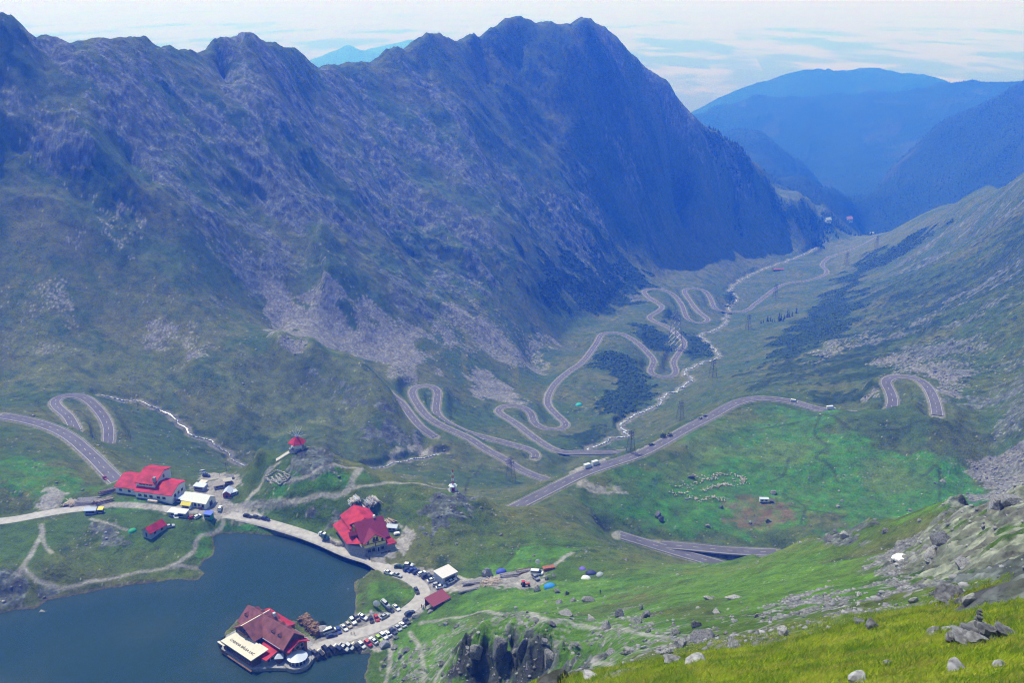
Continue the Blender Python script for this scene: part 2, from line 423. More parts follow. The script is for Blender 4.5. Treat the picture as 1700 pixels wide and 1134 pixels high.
def wall(pix, feather):
    p = np.array([at(u, v)[:2] for u, v in pix])
    m = bbox(p, feather)
    out = np.zeros(X.shape)
    out[m] = sstep(feather, -feather, poly_sd(p, m))
    return out
back = [tuple(c[:2] * 1.12) for c in crest_world[::-1]]
def wall_left(feather):
    p = np.array([at(u, v)[:2] for u, v in [(-120,330),(0,345),(130,400),(250,440),(400,440),(450,480),(600,540),(760,540),(860,500),(1000,512),(1050,425),(1120,372),(1250,345),(1390,385)]] + back)
    m = bbox(p, feather); out = np.zeros(X.shape); out[m] = sstep(feather, -feather, poly_sd(p, m)); return out
rug = np.maximum(wall_left(55), .9 * wall([(1330,570),(1440,480),(1560,400),(1690,310),(1900,200),(1950,720),(1700,720),(1580,620),(1400,640),(1260,600)], 40))
rug *= (.35 + .65 * sstep(.3, .6, SLOPE)) * (.1 + .9 * sstep(-.60, -.48, TH)[None])
rug = np.maximum(rug, .35 * sstep(2600, 3300, RG))
cl, fl = (X * .43 + Yg * .90), (X * .90 - Yg * .43)   # along and down the left wall
c2, f2 = (X * .30 + Yg * .95), (X * .95 - Yg * .30)
ca = cl * (1 - wr) + c2 * wr
fa = fl * (1 - wr) + f2 * wr
warp = perlin(X / 120, Yg / 120, 5) * 30
_c = np.array([np.interp(np.linspace(0, len(crest_world) - 1, 900), np.arange(len(crest_world)), crest_world[:, k]) for k in range(3)]).T
CD, _ = stamp(_c, 130)
crest_f = sstep(0, 110, CD)
for k, (lam, amp) in enumerate([(330, 30), (150, 21), (70, 11.5), (33, 5.5), (15, 2.7), (7.5, 1.6)]):
    fade = sstep(lam * 1.0, lam * .45, RG * .0045)
    n = perlin((ca + warp) / lam, fa / (lam * (2.1 if lam > 40 else 1.35)), 20 + k)
    n = 0.62 - 1.55 * np.abs(n) if k < 5 else n
    Z += amp * n * rug * fade * (1 - .45 * wr) * ((.12 if lam > 60 else .55 if lam > 20 else 1.1) * (1 - crest_f) + crest_f)
grass_rug = (1 - rug) * sstep(14, 60, RG)
for k, (lam, amp) in enumerate([(90, 1.5), (42, 1.5), (19, .95), (8, .55), (3.6, .3), (1.6, .14)]):
    fade = sstep(lam * .9, lam * .4, RG * .005)
    nearf = np.minimum(1, RG / (lam * 6))
    Z += amp * perlin(X / lam, Yg / lam, 40 + k) * grass_rug * fade * nearf
# far forested ranges: gullies
ff = sstep(2700, 3400, RG)
for k, (lam, amp) in enumerate([(420, 60), (190, 26), (80, 9)]):
    n = perlin((X * .8 + Yg * .6 + warp) / lam, (X * .6 - Yg * .8) / (lam * 2.2), 60 + k)
    Z += amp * (.45 - 1.3 * np.abs(n)) * ff * sstep(-1190, -950, Z)

# the crag below the boulder field: a broken cliff
# ribbed rock of the hillside at the right
_rh = wall([(1505,945),(1545,875),(1620,832),(1700,802),(1850,780),(1850,980),(1700,985),(1600,983),(1560,968)], 6)
_rn = perlin((X * .45 + Yg * .89) / 4.2, (X * .89 - Yg * .45) / 15, 74); _r2 = perlin((X * .45 + Yg * .89) / 1.5, (X * .89 - Yg * .45) / 5, 75); _r3 = perlin(X / 16, Yg / 16, 76)
Z += _rh * (2.5 * (.45 - 1.4 * np.abs(_rn)) + 1.0 * (.4 - 1.2 * np.abs(_r2)) + 1.8 * _r3)
_cr = wall([(752,1092),(765,1070),(800,1052),(850,1048),(900,1055),(950,1078),(985,1100),(940,1118),(900,1122),(850,1128),(800,1128),(765,1125)], 3.2)
_cn = perlin((X + .5 * Yg) / 6.2, (Yg - .5 * X) / 8.5, 70); _c2 = perlin((X - .4 * Yg) / 2.3, (Yg + .4 * X) / 3.4, 71); _c3 = perlin(X / 2.4, Yg / 2.4, 72)
_ch = 2.2 + 5.0 * (.5 - 1.3 * np.abs(_cn)) + 2.2 * (.4 - np.abs(_c2)) + 1.0 * _c3
_ch = .45 * _ch + .55 * 1.7 * np.round((_ch + .5 * perlin(X / 1.2, Yg / 1.2, 73)) / 1.7)
Z += _cr * _ch
# ---------------------------------------------------------------- roads, shore and streams cut into the relief
def dense(line, step=1.0):
    d = np.concatenate([[0], np.cumsum(np.linalg.norm(np.diff(line[:, :2], axis=0), axis=1))])
    s = np.linspace(0, d[-1], max(2, int(d[-1] / step)))
    return np.stack([np.interp(s, d, line[:, k]) for k in range(line.shape[1])], 1)
ROADD = np.full(X.shape, 1e6, np.float32)
def carve(line, hw, blend, drop):
    D, ZN = stamp(dense(line), hw + blend + 6)
    inner = hw + .6 + RG * .0024
    w = sstep(inner + blend, inner, D)
    Z[:] = Z * (1 - w) + (ZN - drop) * w
    return D
for k in ('basin_far', 'hairpin_low', 'loop', 'valley', 'middle', 'basin', 'upper', 'hairpin'):
    D = carve(road_lines[k], ROADS[k][0], 11 if k in ('upper', 'hairpin', 'basin') else 8, .12)
    ROADD = np.minimum(ROADD, D - ROADS[k][0])
LAKER = carve(lake_road, 3.2, 7, .0)
STRD = np.full(X.shape, 1e6, np.float32)
for ln, hw in ((stream, 2.6), (stream_left, 2.0), (stream_low, 1.7)):
    D = carve(ln, hw * .5, 4.5, .9)
    STRD = np.minimum(STRD, D - hw)

m = bbox(lake_poly, 15)
LAKED = np.full(X.shape, 1e3)
sd = poly_sd(lake_poly, m) + perlin(X[m] / 7, Yg[m] / 7, 80) * 1.1 + perlin(X[m] / 2.5, Yg[m] / 2.5, 81) * .45
LAKED[m] = sd
zi = np.maximum(-.2 + sd * .18, -5)
zo = np.minimum(np.maximum(Z[m], .18 + np.minimum(sd, 8) * .09), .25 + np.maximum(sd, 0) * .6)
Z[m] = np.where(sd < 0, zi, zo)


# level ground under the buildings
for u, v, z, r in [(246, 815, 6.6, 20), (605, 893, 4.3, 16), (330, 832, 5.6, 12), (445, 1062, .9, 17)]:
    x, y, _ = pt_z(u, v, z)
    w = sstep(r + 9, r, np.hypot(X - x, Yg - y)) * (LAKED > .2)
    Z = Z * (1 - w) + z * w
# ---------------------------------------------------------------- land cover (a map of the ground, in world space)
def area(pix, feather, jitter=1.0):
    """soft mask of an area outlined on the ground, with a ragged edge"""
    p = np.array([at(u, v)[:2] for u, v in pix])
    d = np.median(np.hypot(p[:, 0], p[:, 1]))
    lam = feather * 2.2
    m = bbox(p, feather * 3)
    out = np.zeros(X.shape, np.float32)
    if not m.any(): return out
    sd = poly_sd(p, m) + jitter * feather * (perlin(X[m] / lam, Yg[m] / lam, 90) * 1.6 + perlin(X[m] / lam * 2.7, Yg[m] / lam * 2.7, 91) * .9)
    out[m] = sstep(feather * .6, -feather * .6, sd)
    return out
ROCK = np.zeros(X.shape, np.float32); SCREE = ROCK.copy(); PINE_SHADE = ROCK.copy(); LUSH = ROCK.copy(); DRY = ROCK.copy(); DIRT = ROCK.copy(); DARK = ROCK.copy()
def put(M, strength, feather, pix):
    np.maximum(M, strength * area(pix, feather), out=M)
put(ROCK, .55, 45, [(-100,10),(0,34),(150,72),(230,66),(335,98),(408,60),(519,115),(600,150),(660,190),(720,260),(790,360),(800,400),(720,440),(640,420),(560,430),(480,410),(420,440),(330,400),(240,330),(120,260),(0,220),(-100,200)])
put(ROCK, .52, 45, [(300,330),(420,430),(520,470),(640,480),(720,520),(830,480),(820,400),(720,440),(560,420),(400,330)])
put(ROCK, .46, 60, [(519,111),(640,110),(700,90),(800,250),(900,330),(1010,400),(1060,470),(900,440),(800,400),(720,260),(600,150)])
put(ROCK, .66, 35, [(955,34),(1020,62),(1110,150),(1200,240),(1280,330),(1215,330),(1130,240),(1050,130)])
put(ROCK, .5, 60, [(800,300),(960,260),(1060,320),(1000,390),(880,380)])
put(PINE_SHADE, .97, 22, [(862,420),(930,440),(1000,400),(1070,420),(1085,470),(1010,527),(960,515),(900,500),(870,460)])
put(PINE_SHADE, .62, 60, [(880,280),(1000,200),(1120,250),(1160,310),(1090,360),(1040,400),(1000,420),(900,400)])  # scrub cover that also paints the peak's shade onto its flank
put(PINE_SHADE, .55, 70, [(800,70),(1000,60),(1110,180),(1120,320),(940,300),(850,230)])  # partly scrub, partly summit shade painted into the ground colour
put(PINE_SHADE, .55, 50, [(560,250),(640,330),(760,400),(830,440),(840,470),(700,460),(600,380),(540,300)])
put(PINE_SHADE, .5, 50, [(0,120),(120,240),(230,330),(200,360),(60,300),(0,280)])
put(PINE_SHADE, .52, 40, [(640,420),(740,450),(840,540),(920,560),(880,600),(800,540),(700,480)])
put(PINE_SHADE, .96, 8, [(978,590),(1000,582),(1040,590),(1075,630),(1090,655),(1060,662),(1010,672),(1000,660),(1030,640),(1010,615),(980,612)])
put(PINE_SHADE, .9, 7, [(985,660),(1030,655),(1075,660),(1050,690),(990,690)])
put(PINE_SHADE, .95, 9, [(1048,537),(1090,545),(1110,560),(1112,580),(1085,585),(1060,570)])
put(PINE_SHADE, .95, 8, [(1128,552),(1160,560),(1182,585),(1172,600),(1140,592),(1130,570)])
put(PINE_SHADE, .97, 7, [(1200,490),(1214,485),(1220,500),(1208,510)])
put(PINE_SHADE, .95, 8, [(1098,518),(1120,515),(1122,530),(1100,536)])
put(PINE_SHADE, .7, 10, [(945,725),(985,705),(1020,715),(1010,735),(960,745)])
put(PINE_SHADE, .8, 24, [(1265,592),(1300,548),(1360,500),(1400,470),(1432,460),(1425,500),(1440,515),(1395,560),(1350,600),(1300,605)])
put(PINE_SHADE, .8, 22, [(1380,470),(1430,425),(1520,385),(1565,378),(1540,400),(1450,445),(1410,470)])
put(PINE_SHADE, .5, 40, [(1300,560),(1500,430),(1700,330),(1800,300),(1800,620),(1500,640),(1350,640)])
put(PINE_SHADE, .68, 28, [(1380,570),(1480,500),(1600,440),(1700,380),(1760,360),(1740,440),(1570,520),(1440,600),(1380,630),(1340,640)])
put(PINE_SHADE, .6, 20, [(1230,620),(1330,600),(1450,590),(1420,640),(1330,650),(1260,645)])
put(PINE_SHADE, .62, 16, [(1330,640),(1420,645),(1480,640),(1440,668),(1330,665)])
put(DRY, .7, 25, [(1065,440),(1100,392),(1180,366),(1260,368),(1330,385),(1350,400),(1270,440),(1200,460),(1130,480),(1085,472)])
put(PINE_SHADE, .9, 18, [(1180,215),(1230,260),(1300,335),(1290,340),(1395,372),(1410,388),(1370,380),(1320,365),(1255,330),(1170,235)])
put(SCREE, .95, 20, [(438,462),(500,478),(580,510),(640,548),(690,562),(660,603),(600,590),(540,572),(480,555),(442,510)])
put(SCREE, .62, 20, [(395,405),(440,440),(600,500),(700,540),(690,570),(560,500),(430,460)])
put(SCREE, .62, 15, [(640,585),(700,572),(705,645),(650,625)])
put(SCREE, .9, 10, [(772,622),(800,608),(840,640),(872,655),(860,670),(800,660)])
put(SCREE, .58, 20, [(700,520),(800,500),(920,560),(900,620),(800,600),(720,580)])
put(SCREE, .42, 20, [(20,455),(120,505),(150,545),(110,570),(0,560),(0,470)])
put(SCREE, .5, 14, [(90,370),(210,360),(190,400),(130,410)])
put(SCREE, .4, 14, [(250,540),(330,550),(420,580),(330,590),(270,570)])
put(SCREE, .85, 12, [(1608,792),(1640,755),(1700,720),(1800,700),(1800,830),(1700,815),(1640,818)])
put(SCREE, .45, 12, [(1340,580),(1440,550),(1480,540),(1420,580),(1350,610)])
put(SCREE, .38, 16, [(1440,600),(1560,570),(1700,540),(1700,600),(1560,620),(1460,630)])
put(SCREE, .7, 10, [(1535,620),(1620,600),(1600,650),(1560,660)])
put(SCREE, .6, 8, [(1435,640),(1462,632),(1475,670),(1450,668)])
put(SCREE, .8, 5, [(1272,1002),(1330,984),(1500,984),(1590,1000),(1480,1012),(1330,1022)])
put(SCREE, .8, 3, [(1442,930),(1512,888),(1535,925),(1500,948),(1522,975),(1600,988),(1500,982)])
put(SCREE, .43, 6, [(640,1134),(650,1082),(760,1040),(900,1022),(1060,1005),(1150,1050),(1300,1038),(1450,1028),(1380,1045),(1100,1097),(1000,1112),(900,1134)])
put(SCREE, .34, 6, [(1200,1010),(1400,1010),(1560,1000),(1450,1035),(1250,1060)])
put(ROCK, .9, 3, [(745,1140),(760,1070),(800,1044),(900,1047),(985,1092),(920,1134),(840,1140)])
put(ROCK, .66, 5, [(1500,945),(1540,875),(1620,830),(1700,800),(1800,790),(1800,980),(1700,990),(1600,985),(1560,970),(1520,960)])
put(ROCK, .9, 3, [(1360,905),(1390,872),(1440,872),(1430,905)])
put(ROCK, .9, 4, [(-60,940),(20,950),(50,965),(75,992),(40,1012),(-60,1020)])
put(ROCK, .9, 3, [(478,765),(505,748),(560,752),(560,778),(520,800),(470,795)])
put(ROCK, .8, 4, [(690,850),(735,818),(790,824),(770,860),(720,885)])
put(ROCK, .8, 3, [(140,862),(180,870),(215,900),(180,905)])
put(ROCK, .8, 4, [(495,845),(560,855),(590,870),(540,878)])
put(ROCK, .6, 5, [(400,600),(440,600),(435,615),(400,612)])
put(ROCK, .5, 8, [(520,620),(560,620),(640,680),(600,680),(520,640)])
put(ROCK, .62, 8, [(640,700),(690,720),(680,740),(600,730)])
put(ROCK, .36, 25, [(1440,580),(1560,500),(1700,420),(1760,420),(1760,720),(1700,715),(1600,680),(1560,610)])
put(ROCK, .42, 20, [(1560,660),(1640,600),(1760,600),(1760,740),(1640,720)])
put(ROCK, .38, 30, [(1480,430),(1600,350),(1700,290),(1700,340),(1560,440)])
put(LUSH, .72, 10, [(1070,815),(1200,745),(1330,700),(1400,720),(1600,770),(1640,822),(1560,842),(1400,858),(1250,885),(1080,880)])
put(LUSH, .5, 12, [(960,830),(1200,700),(1300,670),(1400,700),(1300,760),(1100,860)])
put(LUSH, .6, 5, [(-60,760),(60,762),(175,812),(80,830),(-60,810)])
put(LUSH, .75, 5, [(590,1000),(640,965),(690,985),(660,1005),(600,1030)])
put(LUSH, .85, 5, [(655,1050),(720,1030),(760,1040),(740,1134),(660,1134)])
put(LUSH, .7, 6, [(740,1005),(860,975),(1000,960),(1050,990),(900,1010),(760,1025)])
put(LUSH, .8, 5, [(800,935),(900,905),(960,915),(900,940),(830,955)])
put(LUSH, .6, 5, [(560,770),(600,790),(560,815),(470,830),(440,840),(470,800)])
put(LUSH, .6, 3, [(330,890),(358,895),(355,925),(330,935)])
put(LUSH, .55, 10, [(1100,930),(1400,900),(1500,940),(1400,990),(1150,1000),(1050,970)])
put(LUSH, .5, 5, [(180,830),(260,832),(250,850),(200,850)])
put(LUSH, .7, 3, [(362,884),(400,864),(450,877),(500,891),(560,910),(612,938),(590,928),(500,899),(420,888)])
put(LUSH, .55, 15, [(640,1134),(760,1040),(1000,990),(1200,1060),(1000,1110)])
put(DRY, .85, 12, [(460,552),(570,588),(650,655),(560,620),(460,600),(380,620),(330,610)])
put(DRY, .6, 6, [(530,745),(600,765),(760,806),(870,838),(960,872),(870,855),(760,825),(600,785)])
put(DRY, .55, 10, [(990,880),(1100,905),(1180,940),(1350,895),(1480,860),(1400,905),(1250,945),(1050,935)])
put(DRY, .5, 14, [(960,830),(1100,750),(1250,670),(1280,690),(1100,790),(1000,840)])
put(DRY, .5, 30, [(1060,420),(1130,380),(1300,400),(1360,395),(1250,440),(1120,470)])
put(DRY, .6, 25, [(1380,410),(1440,390),(1560,372),(1450,420),(1380,460)])
put(DRY, .5, 20, [(0,350),(150,385),(300,450),(420,540),(330,620),(100,640),(0,640)])
put(DRY, .45, 14, [(1180,760),(1300,720),(1380,735),(1300,770)])
put(DRY, .45, 10, [(1400,790),(1500,770),(1560,800),(1480,830)])
put(DRY, .5, 15, [(200,500),(330,470),(400,560),(300,600),(180,560)])
put(DIRT, .95, 2, [(262,846),(300,838),(318,812),(345,800),(392,785),(400,800),(380,830),(440,853),(430,868),(330,858)])
put(DIRT, .95, 2, [(335,785),(375,784),(378,792),(330,797)])
put(DIRT, .97, 1.5, [(513,1100),(512,1062),(540,1058),(576,1038),(592,1022),(640,1018),(700,1002),(704,985),(668,962),(632,950),(655,934),(690,942),(745,955),(790,963),(800,975),(745,985),(722,1000),(690,1025),(660,1048),(650,1076),(590,1082),(545,1094)])
put(DIRT, .95, 1.5, [(548,912),(590,905),(655,905),(672,885),(662,872),(690,885),(680,912),(630,935),(590,925)])
put(DIRT, .9, 2, [(745,970),(800,960),(870,945),(905,950),(900,972),(860,978),(790,972)])
put(DIRT, .9, 2, [(72,815),(92,808),(108,820),(100,845),(60,850)])
put(DIRT, .95, 2, [(945,795),(985,765),(1010,770),(965,792)])
put(DIRT, .95, 2, [(1060,748),(1085,737),(1115,728),(1080,752)])
BROWN = area([(1200,852),(1230,845),(1250,828),(1285,830),(1312,842),(1318,860),(1290,874),(1240,872),(1210,868)], 5) * .95
BROWN = np.maximum(BROWN, .7 * area([(1195,838),(1225,828),(1290,826),(1290,836),(1210,846)], 3))
put(DIRT, .8, 3, [(640,755),(690,730),(715,745),(705,760),(690,750),(650,765)])
put(DIRT, .7, 4, [(955,800),(985,800),(1030,815),(985,818)])
def trail(M, strength, hw, pix):
    ln = np.array([at(u, v) for u, v in pix])
    ln = dense(resample(ln, 2.0), 1.0)
    D, _ = stamp(ln, hw * 3 + 4)
    np.maximum(M, strength * sstep(hw + .8 + RG * .0006, hw * .5, D + perlin(X / 3, Yg / 3, 95) * hw * .5), out=M)
for hw, p in [(1.6, [(405,845),(425,815),(440,790),(462,770)]), (2.2, [(400,840),(450,836),(500,832),(555,824),(580,812),(585,795),(600,778)]), (.9, [(600,778),(570,775),(540,772),(500,795),(450,800)]),
              (1.0, [(585,812),(620,806),(660,802),(740,812)]), (1.0, [(360,858),(372,868),(340,888),(325,900),(322,915),(300,932),(268,946)]), (1.3, [(68,872),(70,888),(55,915),(38,940),(30,955)]),
              (.7, [(70,885),(74,905),(86,918)]), (1.0, [(38,942),(55,960),(85,972),(115,976),(180,962),(250,948),(330,944)]), (1.4, [(700,1035),(760,1026),(830,1020),(890,1022),(945,1030)]),
              (.8, [(745,1095),(733,1110),(722,1134)]), (.7, [(645,1062),(648,1090),(640,1134)]), (.7, [(680,1050),(700,1090),(705,1134)]), (.7, [(150,862),(180,870),(210,880)]),
              (1.2, [(960,796),(975,812),(1010,818),(1040,818)]), (.8, [(950,1035),(1020,1045),(1060,1052),(1110,1060)]), (1.0, [(985,1092),(1010,1110),(1030,1120)]), (1.5, [(905,950),(925,935),(950,918)])]:
    trail(DIRT, .78, hw * .62, p)
for p in [[(870,420),(850,470),(770,510),(700,562),(640,588),(600,600)], [(715,480),(705,540),(690,570),(682,600),(700,635)], [(760,510),(775,560),(770,600),(780,640)], [(700,590),(790,570),(850,600),(855,640)],
          [(0,640),(110,600),(180,590),(250,575),(340,545),(360,520),(250,480)], [(60,650),(150,600),(200,540),(330,510)], [(0,480),(130,430),(250,470)], [(280,640),(330,670),(400,690),(520,700)],
          [(1000,540),(1080,470),(1120,455)], [(900,470),(950,455),(1010,450)], [(800,390),(900,430),(1010,500)]]:
    trail(DRY, .75, 3.0, p)
for p in [[(1335,690),(1360,690),(1352,720),(1372,740),(1355,760),(1380,775),(1390,800)], [(1380,690),(1420,715),(1500,712),(1560,705)], [(1280,800),(1300,790),(1310,760)], [(1300,820),(1335,840),(1330,870)],
          [(1310,840),(1400,860)], [(1530,790),(1560,815),(1600,830)], [(830,945),(850,925),(860,908),(900,905),(960,908)], [(760,830),(775,805),(790,790),(800,770)], [(965,850),(990,865),(1010,880)],
          [(1150,688),(1250,672)], [(1240,715),(1330,700)]]:
    trail(DARK, .85, .6, p)
np.maximum(DIRT, .96 * sstep(.8, -.6, LAKER - 2.5 + perlin(X / 2, Yg / 2, 96) * .5), out=DIRT)
np.maximum(DIRT, .6 * sstep(1.6, .3, ROADD), out=DIRT)
STREAMROCK = sstep(2.4, .4, STRD + perlin(X / 4, Yg / 4, 97) * 2)
SHORE = sstep(1.1, .2, LAKED) * (LAKED > -6)

# albedo of every point of the ground
n1 = perlin(X / 60, Yg / 60, 101); n2 = perlin(X / 17, Yg / 17, 102); n3 = perlin(X / 5.5, Yg / 5.5, 103); n4 = perlin(X / 1.7, Yg / 1.7, 104); n5 = perlin(X / .55, Yg / .55, 105)
s1 = perlin((ca + warp * .5) / 40, fa / 95, 106); s2 = perlin((ca + warp * .4) / 15, fa / 22, 107); s3 = perlin(ca / 5, fa / 6.5, 108); s4 = perlin(X / 9, Yg / 9, 109)
farw = sstep(450, 800, RG)
patch = (.62 * s1 + .38 * s2 + .22 * s3 + .22 * n4) * farw + (.35 * n2 + .45 * n3 + .4 * n4) * (1 - farw)
def lerp(a, b, w): return a + (np.array(b, np.float32) - a) * w[..., None]
C = np.zeros(X.shape + (3,), np.float32)
C[:] = (.060, .104, .022)
mid = sstep(560, 330, RG)
C = lerp(C, (.070, .135, .012), mid)
C = lerp(C, (.118, .132, .034), np.clip(.35 + .9 * n1 + .5 * n2 + .3 * s2 * farw, 0, 1))
C = lerp(C, (.026, .060, .014), np.clip(-.15 + .8 * n2 + .7 * n3 + .3 * n4, 0, .9))
lw = np.clip(LUSH * (.85 + .6 * n2 + .5 * n3), 0, 1)
C = lerp(C, (.058, .21, .013), lw)
C = lerp(C, (.115, .215, .012), lw * sstep(430, 330, RG))
C = lerp(C, (.145, .155, .036), np.clip(DRY * (.7 + .8 * n2 + .6 * n3), 0, .9))
OLIVE = np.maximum(area([(330,615),(400,580),(460,552),(520,562),(575,588),(625,628),(655,655),(690,712),(640,720),(560,720),(450,735),(400,690),(340,660)], 10), .7 * area([(0,500),(120,540),(260,590),(330,620),(300,660),(150,645),(0,655)], 14))
C = lerp(C, (.135, .165, .042), np.clip(OLIVE * (.62 + .7 * n2 + .4 * n3), 0, .85))
near = sstep(135, 62, RG)
C = lerp(C, (.26, .30, .014), near * .9)
C = lerp(C, (.20, .15, .03), np.clip(near * (n3 * .8 + n4 * .5 - .1), 0, .7))
C = lerp(C, (.05, .10, .012), np.clip(near * (-n3 * .8 + n5 * .6 - .15), 0, .7))
pf = sstep(.32, .74, PINE_SHADE * .92 + .6 * (patch * .8 + .35 * n3) * (PINE_SHADE > .02))
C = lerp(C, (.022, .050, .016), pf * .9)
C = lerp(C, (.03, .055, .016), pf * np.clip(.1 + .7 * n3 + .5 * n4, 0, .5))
sf = sstep(.42, .62, SCREE + .5 * patch * (SCREE > .02) + .25 * n4 * (SCREE > .02))
sc_c = lerp(np.broadcast_to(np.array((.17, .165, .165), np.float32), C.shape).copy(), (.31, .30, .29), np.clip(.2 + n4 + n5 * .8, 0, 1))
sc_c = lerp(sc_c, (.10, .10, .105), np.clip(-.25 + n3 * .8 - n4 * .9, 0, .9))
sc_c = sc_c * (1 + .12 * farw)[..., None]
C = C + (sc_c - C) * (sf * .85)[..., None]
rf = sstep(.40, .60, ROCK + .62 * patch * (ROCK > .02))
rk = lerp(np.broadcast_to(np.array((.098, .114, .104), np.float32), C.shape).copy(), (.215, .240, .222), np.clip(.1 + .55 * s3 + 1.2 * n4 + .4 * s2, 0, 1))
rk = lerp(rk, (.07, .07, .075), np.clip(-.12 - 1.0 * s3 + .9 * n3, 0, .85))
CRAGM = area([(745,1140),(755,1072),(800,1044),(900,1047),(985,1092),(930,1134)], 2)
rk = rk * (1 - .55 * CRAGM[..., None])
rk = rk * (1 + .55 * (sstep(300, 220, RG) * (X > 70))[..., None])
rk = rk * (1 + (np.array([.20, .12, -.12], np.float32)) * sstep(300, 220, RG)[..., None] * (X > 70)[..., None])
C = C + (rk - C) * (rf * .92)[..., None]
# scattered pale stones in the turf
sp = sstep(.60, .68, n4 * .55 + n5 * .55 + .3 * n2) * sstep(60, 130, RG) * (.35 + .65 * sstep(1500, 700, RG))
C = lerp(C, (.36, .35, .33), sp * .75 * (1 - pf))
C = lerp(C, (.165, .112, .066), np.clip(BROWN * (.75 + .7 * n3 + .5 * n4), 0, .95))
C = lerp(C, (.035, .035, .025), DARK * .6)
gv = lerp(np.broadcast_to(np.array((.30, .28, .26), np.float32), C.shape).copy(), (.40, .38, .355), np.clip(.4 + n3 * .6 + n4 * .5, 0, 1))
C = C + (gv - C) * np.clip(DIRT * (1 + .15 * n4), 0, 1)[..., None]
C = lerp(C, (.22, .21, .20), STREAMROCK * .8)
C = lerp(C, (.17, .15, .12), np.clip(SHORE * (.8 + .5 * n4), 0, 1))
C = lerp(C, (.10, .085, .06), sstep(.6, -.4, LAKED) * .8)
C = lerp(C, (.010, .04, .035), sstep(-.5, -13, LAKED))
# far woods and clearings
fw = sstep(2650, 3000, RG)
C = lerp(C, (.014, .034, .012), fw * .95)
C = lerp(C, (.05, .06, .025), fw * sstep(.25, .6, perlin(X / 260, Yg / 260, 110) + .4 * perlin(X / 70, Yg / 70, 111)) * .6)
flat = sstep(-1110, -1160, Z) * fw
C = lerp(C, (.20, .19, .12), flat * np.clip(.5 + perlin(X / 500, Yg / 240, 112) * 1.5, 0, 1))
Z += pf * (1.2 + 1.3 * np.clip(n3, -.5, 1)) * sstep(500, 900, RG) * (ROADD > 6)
Z += rf * farw * 1.6 * s3
Z += rf * (1 - farw) * (n3 * 1.3 + n4 * .55 + n5 * .15) * sstep(2, 7, np.minimum(LAKER - 3.2, LAKED))
del s1, n1

def grid_mesh(name):
    nr, nt = X.shape
    me = bpy.data.meshes.new(name)
    co = np.stack([X, Yg, Z], -1).reshape(-1, 3).astype(np.float32)
    me.vertices.add(len(co)); me.vertices.foreach_set('co', co.ravel())
    i = (np.arange(nr - 1)[:, None] * nt + np.arange(nt - 1)[None]).ravel()
    q = np.stack([i, i + 1, i + nt + 1, i + nt], -1).astype(np.int32)
    me.loops.add(q.size); me.loops.foreach_set('vertex_index', q.ravel())
    me.polygons.add(len(q)); me.polygons.foreach_set('loop_start', (np.arange(len(q)) * 4).astype(np.int32))
    me.polygons.foreach_set('use_smooth', np.ones(len(q), bool))
    me.update()
    at_ = me.attributes.new('cover', 'FLOAT_COLOR', 'POINT')
    c4 = np.concatenate([np.clip(C, 0, 1), np.ones(C.shape[:2] + (1,), np.float32)], -1)
    at_.data.foreach_set('color', c4.astype(np.float32).ravel())
    o = bpy.data.objects.new(name, me); col.objects.link(o)
    o['kind'] = 'structure'
    return o
ground = grid_mesh('ground')

# ---------------------------------------------------------------- materials
_mats = {}
def mat(name, rgb, rough=.7, metal=0.0, var=.12, scale=3.0, bump=0.0, spec=.4, rgb2=None, stretch=None, emit=None):
    """procedural material: a base colour broken up by noise, with optional bump"""
    if name in _mats: return _mats[name]
    m = bpy.data.materials.new(name); m.use_nodes = True
    nt = m.node_tree; b = nt.nodes['Principled BSDF']
    tc = nt.nodes.new('ShaderNodeTexCoord')
    mp = nt.nodes.new('ShaderNodeMapping'); nt.links.new(tc.outputs['Object'], mp.inputs[0])
    if stretch: mp.inputs['Scale'].default_value = stretch
    no = nt.nodes.new('ShaderNodeTexNoise'); no.inputs['Scale'].default_value = scale; no.inputs['Detail'].default_value = 5
    nt.links.new(mp.outputs[0], no.inputs['Vector'])
    rp = nt.nodes.new('ShaderNodeValToRGB')
    rp.color_ramp.elements[0].position = .32; rp.color_ramp.elements[1].position = .68
    c2 = rgb2 or tuple(min(1, c * (1 + var)) for c in rgb)
    c1 = rgb if rgb2 else tuple(c * (1 - var) for c in rgb)
    rp.color_ramp.elements[0].color = (*c1, 1); rp.color_ramp.elements[1].color = (*c2, 1)
    nt.links.new(no.outputs['Fac'], rp.inputs[0]); nt.links.new(rp.outputs[0], b.inputs['Base Color'])
    b.inputs['Roughness'].default_value = rough; b.inputs['Metallic'].default_value = metal
    b.inputs['Specular IOR Level'].default_value = spec
    if bump:
        bp = nt.nodes.new('ShaderNodeBump'); bp.inputs['Strength'].default_value = bump; bp.inputs['Distance'].default_value = .1
        nt.links.new(no.outputs['Fac'], bp.inputs['Height']); nt.links.new(bp.outputs[0], b.inputs['Normal'])
    if emit:
        b.inputs['Emission Color'].default_value = (*emit, 1); b.inputs['Emission Strength'].default_value = 1
    _mats[name] = m
    return m
